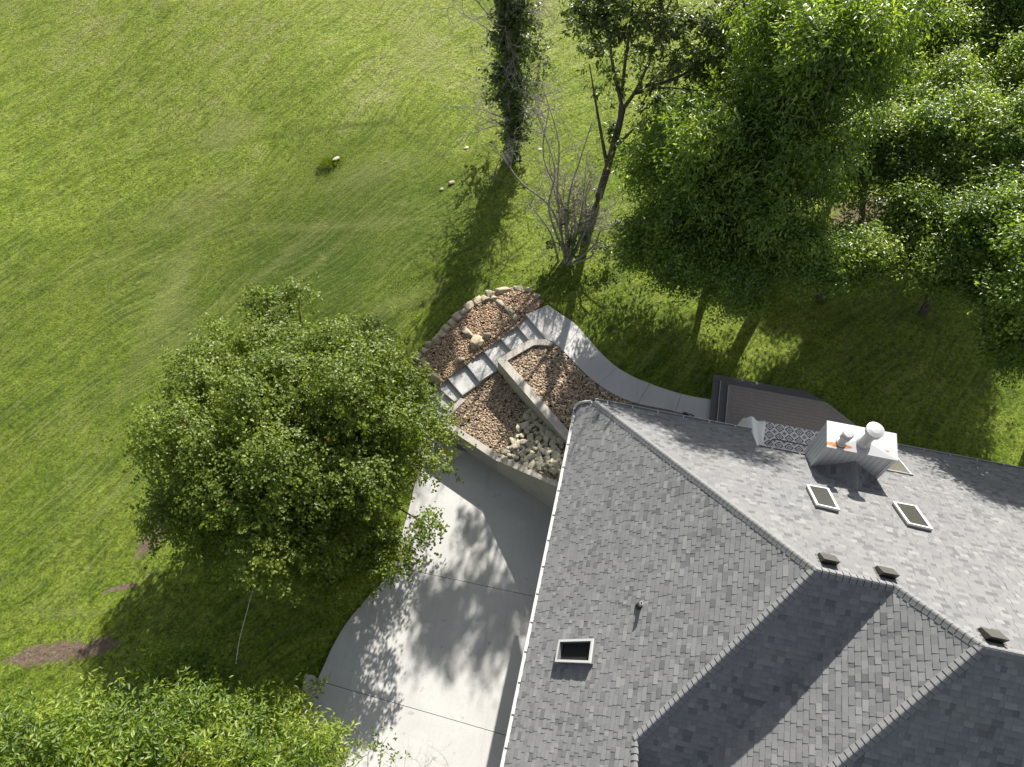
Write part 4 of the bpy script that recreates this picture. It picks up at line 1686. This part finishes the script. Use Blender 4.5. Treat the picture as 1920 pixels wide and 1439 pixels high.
def limbs(mb, base, top, rad, ends, r, mid=0.45, rmin=0.02, bend=0.4, sides=7):
    """trunk from base to top, then a curved limb to each end"""
    base = np.array(base, float); top = np.array(top, float)
    tr = [base + (top - base) * t + np.array([r.randn() * .06, r.randn() * .06, 0]) * (0 < t < 1) for t in np.linspace(0, 1, 7)]
    mb.tube([base - UP * .3] + tr, [rad * 1.35, rad * 1.2] + [rad * (1 - .55 * t) for t in np.linspace(1 / 6, 1, 6)], 9)
    for e_ in ends:
        e_ = np.array(e_)
        t = mid + (1 - mid) * r.rand() * .9
        s_ = base + (top - base) * t
        L = np.linalg.norm(e_ - s_)
        m = (s_ + e_) / 2 + np.array([0, 0, -0.12 * L]) * bend + r.randn(3) * 0.06 * L
        r0 = max(rmin * 2, rad * 0.42 * min(1.0, L / 4 + .3))
        mb.tube(smooth_line([s_, m, e_], 4), np.linspace(r0, rmin, 9), sides - 2, cap=False)


def make_tree(name, label, cat, base, top, rad, blobs, seed, leafm, sprigs, per, L, W, group=None, twigs=0.12, bark='bark', **kw):
    r = np.random.RandomState(seed)
    t = empty(name, tuple(base))
    tag(t, label, cat, group)
    (v, f), sp = crown_leaves(blobs, r, sprigs, per, L, W, **kw)
    mb = MB()
    limbs(mb, base, top, rad, [b[0] for b in blobs], r)
    # twigs to sprigs
    cen = np.array([b[0] for b in blobs])
    for i in r.choice(len(sp), int(min(len(sp) * twigs, 900)), replace=False):
        q = sp[i]
        c0 = cen[np.argmin(np.linalg.norm(cen - q, axis=1))]
        mb.tube([c0 + (q - c0) * 0.1, (c0 + q) / 2 + r.randn(3) * .08, q], [0.028, 0.016, 0.007], 3, cap=False)
    mb.build("trunk", M[bark], t, smooth=True, tone=False)
    np_mesh("crown", v, f, M[leafm], t)
    return t


R_ = np.random.RandomState


def gz(p):
    return np.array([p[0], p[1], float(ground_h(p[0], p[1])) - 0.02])


# the big round maple left of the driveway
r1 = R_(21)
mc = at(556, 835, 2.2)
mb_blobs = sub_blobs(mc, (4.5, 4.6, 3.7), 80, 0.19, r1, low=-0.55, shell=0.80, wa=0.45)
mb_blobs += sub_blobs(mc, (3.4, 3.2, 2.6), 14, 0.34, r1, low=-0.6, shell=0.6)
mb_blobs += [(at(px, py, z), np.array((s_, s_, s_))) for px, py, z, s_ in ((800, 985, 1.2, .45), (780, 1030, 1.0, .4), (815, 880, 1.6, .4), (300, 800, 2, .5), (330, 870, 1.5, .5), (350, 700, 2.6, .5), (400, 640, 3, .5), (500, 575, 3.4, .6), (560, 560, 3.4, .5), (700, 1080, .8, .5), (740, 1060, .8, .45), (360, 950, 1, .6), (630, 1105, .5, .5), (590, 1075, .6, .7), (680, 1065, .8, .7), (460, 1010, .6, .7), (520, 1060, .4, .7), (400, 1030, .3, .6), (720, 1020, 1, .6))]
make_tree("maple_tree", "big round maple tree with dense small green leaves left of the driveway", "tree",
          gz(mc), mc + UP * 0.8, 0.28, mb_blobs, 5, 'maple', 15000, 13, 0.103, 0.082, inner=0.4, lift=0.7, spread=0.18, upbias=0.7, spike=(0.22, 0.6))

# bright ash tree at lower left
r2 = R_(22)
bl = []
bl += sub_blobs(at(80, 1475, 4.2), (3.1, 2.1, 1.7), 20, 0.25, r2, -0.5, 0.85, 0.95)
bl += sub_blobs(at(400, 1370, 1.0), (2.6, 1.9, 1.6), 20, 0.25, r2, -0.5, 0.85, 0.9)
bl += sub_blobs(at(300, 1440, 3.2), (2.2, 1.6, 1.4), 10, 0.28, r2, -0.5, 0.85, 0.95)
bl += sub_blobs(at(470, 1475, 3.2), (1.4, 0.7, 0.8), 9, 0.28, r2, -0.5)
bl += [(at(580, 1390, 3.0), np.array((.22, .3, .25))), (at(622, 1408, 3.0), np.array((.2, .3, .3))), (at(560, 1445, 3.1), np.array((.5, .3, .4))), (at(335, 1255, .9), np.array((.9, .6, .5)))]
ab = at(250, 1560, 0)
make_tree("ash_tree", "bright green ash tree with long pointed leaves in the lower left corner", "tree",
          np.array([ab[0], ab[1], -2.05]), at(280, 1480, 3.0), 0.25, bl, 6, 'ash', 3700, 14, 0.165, 0.056, inner=0.35, lift=0.8, spread=0.28, droop=0.25, upbias=0.6, spike=(0.3, 0.8))


def twig_spray(mb, base, direction, length, r, depth=3, rad=0.02, spread=0.5, kids=5, collect=None):
    d = unit(np.array(direction, float))
    pts = [np.array(base, float)]
    n = 5
    for i in range(n):
        d = unit(d + r.randn(3) * 0.24 + np.array([0, 0, 0.03]))
        pts.append(pts[-1] + d * length / n)
    mb.tube(pts, np.linspace(rad, rad * 0.35, n + 1), 4 if rad > .012 else 3, cap=False)
    if collect is not None and depth == 0:
        collect.append(pts[-1])
    if depth > 0:
        for k in range(kids):
            i = r.randint(1, n + 1)
            nd = unit(d + r.randn(3) * spread)
            twig_spray(mb, pts[i], nd, length * r.uniform(0.35, 0.62), r, depth - 1, rad * 0.55, spread * 1.1, kids, collect)


# sapling tips with bare twigs reaching in at the bottom edge
r3 = R_(31)
t = empty("sapling", (*at(700, 1700, -2)[:2], -2.03))
tag(t, "sparse sapling top with bare twigs at the bottom edge over the driveway", "sapling")
mb = MB(); col = []
b0 = WOFF[t.name]
for (px, py, z) in ((655, 1450, 3.2), (690, 1415, 3.2), (715, 1405, 3.2)):
    tip = at(px, py, z)
    mb.tube(smooth_line([np.array(b0), np.array(b0) * .5 + tip * .5 + UP * .6, tip], 4), np.linspace(0.04, 0.01, 9), 5)
    for k in range(4):
        twig_spray(mb, tip, unit(r3.randn(3) * .8 + np.array([0, .5, .3])), 0.5, r3, 1, 0.008, 0.7, 4, col)
for (px, py, z) in ((755, 1430, 2.9), (790, 1425, 3.0), (840, 1420, 3.0)):
    tip = at(px, py + 25, z)
    mb.tube(smooth_line([np.array(b0), np.array(b0) * .5 + tip * .5 + UP * .6, tip], 4), np.linspace(0.035, 0.008, 9), 5)
    for k in range(3):
        twig_spray(mb, tip, unit(r3.randn(3) * .5 + np.array([0, .7, .2])), 0.75, r3, 2, 0.007, 0.6, 4)
mb.build("trunk", M['twig'], t, tone=False)
col = np.array(col)
q = np.repeat(col, 5, 0) + r3.randn(len(col) * 5, 3) * 0.05
v, f = leaf_mesh(q, r3.randn(len(q), 3), np.array([0, 0, 1.0]) + r3.randn(len(q), 3) * .5, 0.11 * (0.7 + .6 * r3.rand(len(q))), 0.05 * (0.7 + .6 * r3.rand(len(q))))
np_mesh("crown", v, f, M['ash'], t)

# vine-clad bare tree
r4 = R_(41)
vb = gz(atg(955, 300))
t = empty("vine_covered_tree", tuple(vb))
tag(t, "upright half-dead tree wrapped in dark ivy, with grey bare twigs", "tree")
mb = MB()
vt = vb + np.array([-0.3, 0.2, 11.5])
trunk_pts = smooth_line([vb - UP * .3, vb + np.array([0.1, 0, 2]), vb + np.array([-.1, .1, 4.5]), vb + np.array([0, .1, 7]), vt], 4)
mb.tube(trunk_pts, np.linspace(0.34, 0.10, len(trunk_pts)), 9)
ff_ = [(-0.9, 0.3, 9.5), (1.0, 0.2, 10.0), (0.6, 0.5, 12.5), (-0.7, 0.4, 12.0)]
for e_ in ff_:
    mb.tube(smooth_line([vb + np.array([0, .1, 5.8]), vb + np.array([e_[0] * .5, e_[1], 7.5]), vb + np.array(e_)], 4), np.linspace(0.12, 0.03, 9), 6)
for k in range(46):
    z = 0.3 + 8.5 * r4.rand()
    an = r4.rand() * 6.28
    dv = np.array([math.cos(an), math.sin(an) * .8, 0.35])
    twig_spray(mb, vb + np.array([0, 0, z]), dv, 1.5 + r4.rand() * 1.1, r4, 2, 0.028, 0.55, 5)
mb.build("trunk", M['twig'], t, smooth=True, tone=False)
blv = []
for k in range(46):
    z = 0.6 + 9.5 * (k / 46)
    an = r4.rand() * 6.28
    rr = (0.28 + .34 * r4.rand()) * (0.75 + .5 * (z > 2))
    wob = 0.35 * math.sin(z * 1.1) + (0.5 if 3.2 < z < 5.4 and r4.rand() < .6 else 0)
    blv.append((vb + np.array([math.cos(an) * .35 + wob, math.sin(an) * .35, z]), np.array([rr, rr, rr * 1.1])))
for (px, py, z, q_) in ((1000, 95, 3.4, .62), (1015, 130, 2.8, .5), (990, 60, 4.2, .6), (925, 185, 1.9, .45), (935, 150, 2.6, .5), (1005, 165, 2.3, .4)):
    blv.append((at(px, py, z), np.array((q_, q_, q_))))
for e_ in ff_:
    blv.append((vb + np.array(e_), np.array([.8, .8, .9])))
(v, f), sp = crown_leaves(blv, r4, 1750, 12, 0.13, 0.10, inner=0.7, spread=0.16, droop=0.3, upbias=0.4)
np_mesh("ivy", v, f, M['oak'], t)

# sparse dark-leaved tree beside it
r5 = R_(51)
tb = gz(atg(1098, 448))
t = empty("sparse_tree", tuple(tb))
tag(t, "open tree with forked dark trunk and sparse glossy leaves over the sunlit lawn", "tree")
mb = MB()


def pz(px, py, z):
    return at(px, py, z)


ZS = 0.94
p_tr = [tb - UP * .3, pz(1112, 405, 1.4 * ZS), pz(1135, 330, 3.4 * ZS), pz(1156, 255, 5.2 * ZS), pz(1168, 205, 6.3 * ZS)]
mb.tube(smooth_line(p_tr, 4), np.linspace(0.20, 0.12, 17), 9)
forks = [[(1168, 205, 6.3), (1150, 130, 8.0), (1140, 60, 9.4), (1120, 10, 10.3)],
         [(1168, 205, 6.3), (1195, 165, 7.3), (1225, 95, 8.8), (1258, 0, 10.5)],
         [(1160, 235, 5.6), (1172, 120, 8.0), (1185, 20, 10.0), (1190, -60, 11.3)],
         [(1195, 165, 7.3), (1260, 150, 7.8), (1330, 110, 8.6), (1390, 60, 9.4)],
         [(1190, 175, 7.0), (1240, 165, 7.2), (1310, 170, 7.3)],
         [(1150, 280, 4.7), (1180, 250, 5.4), (1215, 215, 6.1)],
         [(1140, 320, 3.7), (1120, 210, 6.0), (1105, 120, 7.6)]]
forks = [[pz(a, b, c * ZS) for a, b, c in fk] for fk in forks]
hub = pz(1258, 0, 10.5 * ZS)
offc = []
for q in offc:
    forks.append([hub, (hub + q) / 2 + np.array([0, 0, .3]), q])
for fk in forks:
    L_ = len(smooth_line(fk, 4))
    mb.tube(smooth_line(fk, 4), np.linspace(0.085, 0.02, L_), 7)
blo = []
for (px, py, z, s_) in ((1095, 35, 10, .75), (1135, 25, 10, .9), (1170, 60, 9.4, .8), (1115, 95, 8.2, .6), (1205, 40, 9.8, .9), (1245, 60, 9.6, .85), (1150, 150, 7.6, .5),
                        (1285, 50, 9.6, .9), (1330, 60, 9.4, .9), (1370, 25, 9.9, .8), (1410, 20, 9.8, .7), (1265, 120, 8.4, .75), (1310, 130, 8.2, .8), (1355, 100, 8.8, .6),
                        (1225, 150, 7.6, .6), (1190, 120, 8.0, .6), (1205, 215, 6.2, .5), (1215, 245, 5.6, .45), (1160, 10, 10.6, .7), (1235, -20, 10.9, .8),
                        (1130, -20, 10.8, .7), (1075, 20, 10, .5), (1150, 250, 5.2, .35), (1125, 175, 6.6, .35), (1230, 190, 6.9, .45)):
    blo.append((pz(px, py, z * ZS), np.array([s_, s_, s_ * .8])))
blo += [(q, np.array([.85, .85, .6])) for q in offc]
(v, f), sp = crown_leaves(blo, r5, 1050, 12, 0.18, 0.085, inner=0.8, spread=0.17, droop=0.35, upbias=0.5)
for i in r5.choice(len(sp), 260, replace=False):
    c0 = np.array([b[0] for b in blo]); c0 = c0[np.argmin(np.linalg.norm(c0 - sp[i], axis=1))]
    mb.tube([c0, (c0 + sp[i]) / 2 + r5.randn(3) * .05, sp[i]], [.02, .012, .006], 3, cap=False)
mb.build("trunk", M['bark'], t, smooth=True, tone=False)
np_mesh("crown", v, f, M['oak'], t)

# dead many-stemmed shrub tree
r6 = R_(61)
db = gz(atg(1066, 492))
t = empty("dead_tree", tuple(db))
tag(t, "dead grey many-stemmed tree with a dense tangle of bare twigs above the path", "tree")
mb = MB()
for (px, py, z) in ((1020, 170, 6.2), (1008, 215, 5.5), (940, 290, 4.2), (1030, 300, 3.6), (1110, 330, 3.2), (1075, 380, 2.4), (1150, 420, 2.0), (1060, 330, 3.0), (1110, 230, 4.8), (990, 380, 2.4), (1130, 360, 3), (1030, 200, 5.6), (1090, 350, 2.8), (1120, 390, 2.4), (1160, 460, 1.4), (1070, 420, 1.8), (1050, 370, 2.6), (1100, 300, 3.6)):
    tip = pz(px, py, z)
    m = db * .6 + tip * .4 + np.array([0, 0, .2]) + r6.randn(3) * .22
    m2 = db * .3 + tip * .7 + r6.randn(3) * .25
    pts = smooth_line([db - UP * .2 + r6.randn(3) * .12, m, m2, tip], 4)
    mb.tube(pts, np.linspace(0.055, 0.018, len(pts)), 6)
    for k in range(7):
        i = r6.randint(3, len(pts))
        an = r6.rand() * 6.28
        twig_spray(mb, pts[i], unit((tip - db) / np.linalg.norm(tip - db) * .6 + np.array([math.cos(an), math.sin(an), .1])), 0.8 + r6.rand() * .8, r6, 2, 0.016, 0.65, 5)
mb.build("trunk", M['twig'], t, tone=False)
blx = [(pz(1060, 400, 1.6), np.array([.5, .4, .7])), (pz(1105, 400, 1.6), np.array([.5, .4, .6])), (pz(1160, 430, 1.0), np.array([.4, .4, .5])), (pz(1075, 455, 0.9), np.array([.5, .4, .5])), (pz(1090, 430, 1.2), np.array([.5, .4, .5])), (pz(1035, 455, .8), np.array([.4, .4, .4])), (pz(1135, 470, .7), np.array([.45, .4, .4]))]
(v, f), sp = crown_leaves(blx, r6, 170, 10, 0.12, 0.07, inner=0.8, spread=.15)
np_mesh("leaves", v, f, M['oak'], t)

# large drooping walnut
r7 = R_(71)
bl = []
bl += sub_blobs(at(1400, 330, 5.6), (3.2, 2.5, 2.5), 26, 0.24, r7, -0.6, 0.9, 1.0)
bl += sub_blobs(at(1415, 140, 6.6), (1.9, 1.5, 1.6), 10, 0.3, r7, -0.6, 0.9, 1.0)
bl += sub_blobs(at(1525, 140, 9.0), (2.5, 1.9, 2.3), 18, 0.26, r7, -0.5, 0.9, 1.0)
bl += sub_blobs(at(1290, 330, 4.2), (1.7, 1.6, 1.9), 9, 0.30, r7, -0.6, 0.9, 1.0)
bl += sub_blobs(at(1560, 80, 9.6), (2.0, 1.4, 1.7), 10, 0.30, r7, -0.5, 0.9, 1.0)
bl += sub_blobs(at(1320, 450, 3.2), (2.1, 1.2, 1.3), 12, 0.34, r7, -0.6, 0.8)
bl += [(at(px, py, z), np.array((s_, s_, s_))) for px, py, z, s_ in ((1230, 420, 3, .6), (1200, 330, 4, .5), (1370, 100, 6.8, .6), (1430, 40, 7.6, .6), (1250, 230, 5, .5), (1640, 60, 9.6, .6), (1330, 210, 5.8, .6))]
wb = gz(atg(1440, 530))
make_tree("walnut_tree", "tallest dark tree with large drooping leaf sprays behind the house", "tree",
          wb, at(1430, 260, 7.5), 0.30, bl, 7, 'walnut', 5600, 22, 0.19, 0.062, inner=0.4, lift=0.9, spread=0.42, droop=0.6, upbias=0.45, spike=(0.32, 1.0), wind=(-0.35, 0.1, -0.1))

rest_trees = [
    ("elm_tree", "pale green fine-leaved tree in the gap right of the tallest dark tree", [((1630, 270, 5.4), (1.5, 1.3, 1.1), 16), ((1580, 350, 5.0), (1.0, 0.9, .8), 8), ((1690, 210, 5.4), (1.0, .9, .8), 6)], (1600, 470), 'elm', 2900, 0.115, 0.065, 0.1),
    ("elm_tree", "yellow-green tree at the top edge between the tallest tree and the right corner", [((1715, 70, 6.0), (2.2, 1.9, 1.5), 22), ((1760, 180, 5.6), (1.7, 1.4, 1.2), 12)], (1720, 330), 'elm', 3900, 0.15, 0.065, 0.2),
    ("elm_tree", "broad light green tree filling the middle of the right edge", [((1820, 290, 5.6), (2.5, 2.0, 1.5), 28), ((1890, 200, 5.8), (1.8, 1.6, 1.3), 14)], (1800, 480), 'elm', 4600, 0.145, 0.07, 0.3),
    ("elm_tree", "dark tree cut off by the top right corner", [((1860, 40, 6.0), (2.3, 1.9, 1.6), 22), ((1940, 110, 6.0), (1.9, 1.6, 1.4), 14)], (1880, 240), 'walnut', 3900, 0.15, 0.07, 0.2),
    ("elm_tree", "shaded tree on the right edge above the right-hand lawn shadows", [((1890, 420, 5.4), (2.1, 1.6, 1.5), 22), ((1930, 540, 4.8), (1.6, 1.3, 1.4), 12)], (1890, 600), 'walnut', 3700, 0.14, 0.07, 0.2),
    ("elm_tree", "light green tree in front of the bare earth gap behind the deck", [((1760, 410, 4.9), (1.9, 1.5, 1.2), 20), ((1700, 490, 4.4), (1.7, 1.0, 1.0), 12), ((1790, 520, 4.4), (1.6, 1.0, 1.1), 12)], (1730, 590), 'elm', 3900, 0.125, 0.065, 0.2),
    ("elm_tree", "low bushy tree under the right side of the tallest dark tree", [((1540, 490, 4.0), (1.9, 1.0, 1.0), 18), ((1450, 470, 3.8), (1.5, 0.9, 0.9), 12)], (1540, 560), 'walnut', 2700, 0.13, 0.065, 0.2),
    ("elm_tree", "understory tree between the top edge and the tallest dark tree", [((1590, 170, 4.2), (1.8, 1.6, 1.3), 16), ((1650, 80, 5.0), (1.6, 1.4, 1.2), 12)], (1600, 290), 'elm', 2900, 0.15, 0.07, 0.2),
    ("elm_tree", "drooping shaded tree hanging in at the lower right of the tree line", [((1945, 650, 4.0), (1.4, 1.0, 1.2), 14), ((1985, 560, 6.0), (2.0, 1.6, 1.8), 16)], (1975, 720), 'walnut', 2700, 0.14, 0.07, 0.4),
    ("elm_tree", "low shaded tree at the lower left foot of the tallest dark tree", [((1340, 515, 3.0), (2.0, 1.1, 1.3), 18), ((1240, 490, 2.4), (1.4, 1.0, 1.3), 14)], (1320, 560), 'walnut', 3000, 0.135, 0.065, 0.2),
]
for i, (nm, lb, bls, bp_, mt, sn, L_, W_, dr_) in enumerate(rest_trees):
    rr = R_(80 + i)
    bl = []
    for (c, Rr, n) in bls:
        bl += sub_blobs(at(*c), Rr, int(n * .8), 0.27, rr, -0.55, 0.9, 0.95)
    bb = gz(atg(*bp_))
    make_tree(nm, lb, "tree", bb, at(*bls[0][0]) + UP * .3, 0.16, bl, 90 + i, mt, sn, 13, L_, W_, group="trees growing behind the house", inner=0.4, lift=0.9, spread=0.3, droop=dr_, upbias=0.55, spike=(0.28, 0.8))

# small things on the lawn
r8 = R_(91)
for (px, py, sz, lb) in ((1012, 282, .18, "pale stone on the lawn between the ivy-clad tree and the dead tree"), (874, 279, .2, "whitish stone on the lawn left of the ivy-clad tree"),
                         (630, 299, .26, "grey stone ringed by long grass out on the open lawn"), (847, 344, .22, "pinkish stump stone on the lawn left of the ivy tree's shadow"), (828, 356, .14, "small grey stone left of the pinkish one on the lawn")):
    c = atg(px, py, 0.03)
    o = rock("lawn_stone", c, sz * 1.4, sz, sz * .5, r8.rand() * 3, M['limestone'] if 'pink' not in lb else M['sandstone'], 700 + px, 0.3)
    tag(o, lb, "stone")
cc_ = atg(620, 303)
n = 900
q = np.array([cc_[0], cc_[1], cc_[2]]) + r8.randn(n, 3) * np.array([.32, .2, 0.02])
v, f = leaf_mesh(q, np.array([0, 0, .8]) + r8.randn(n, 3) * .6, r8.randn(n, 3) + np.array([0, 0, .5]), 0.09 + .06 * r8.rand(n), 0.025 + 0 * q[:, 0])
o = np_mesh("weed_tuft", v, f, M['maple'])
tag(o, "lone tuft of taller bright grass around a stone on the open lawn", "tuft")
mb = MB()
mb.tube(smooth_line([atg(496, 1045, .05), atg(480, 1090, .04), atg(463, 1150, .04), atg(450, 1200, .04), atg(443, 1245, .04)], 5), 0.014, 5)
o = mb.build("cord", M['cord'], tone=False)
tag(o, "thin white cord lying on the shaded lawn below the big maple", "cord")
print("objects", len(bpy.data.objects), "polys", sum(len(m.polygons) for m in bpy.data.meshes))
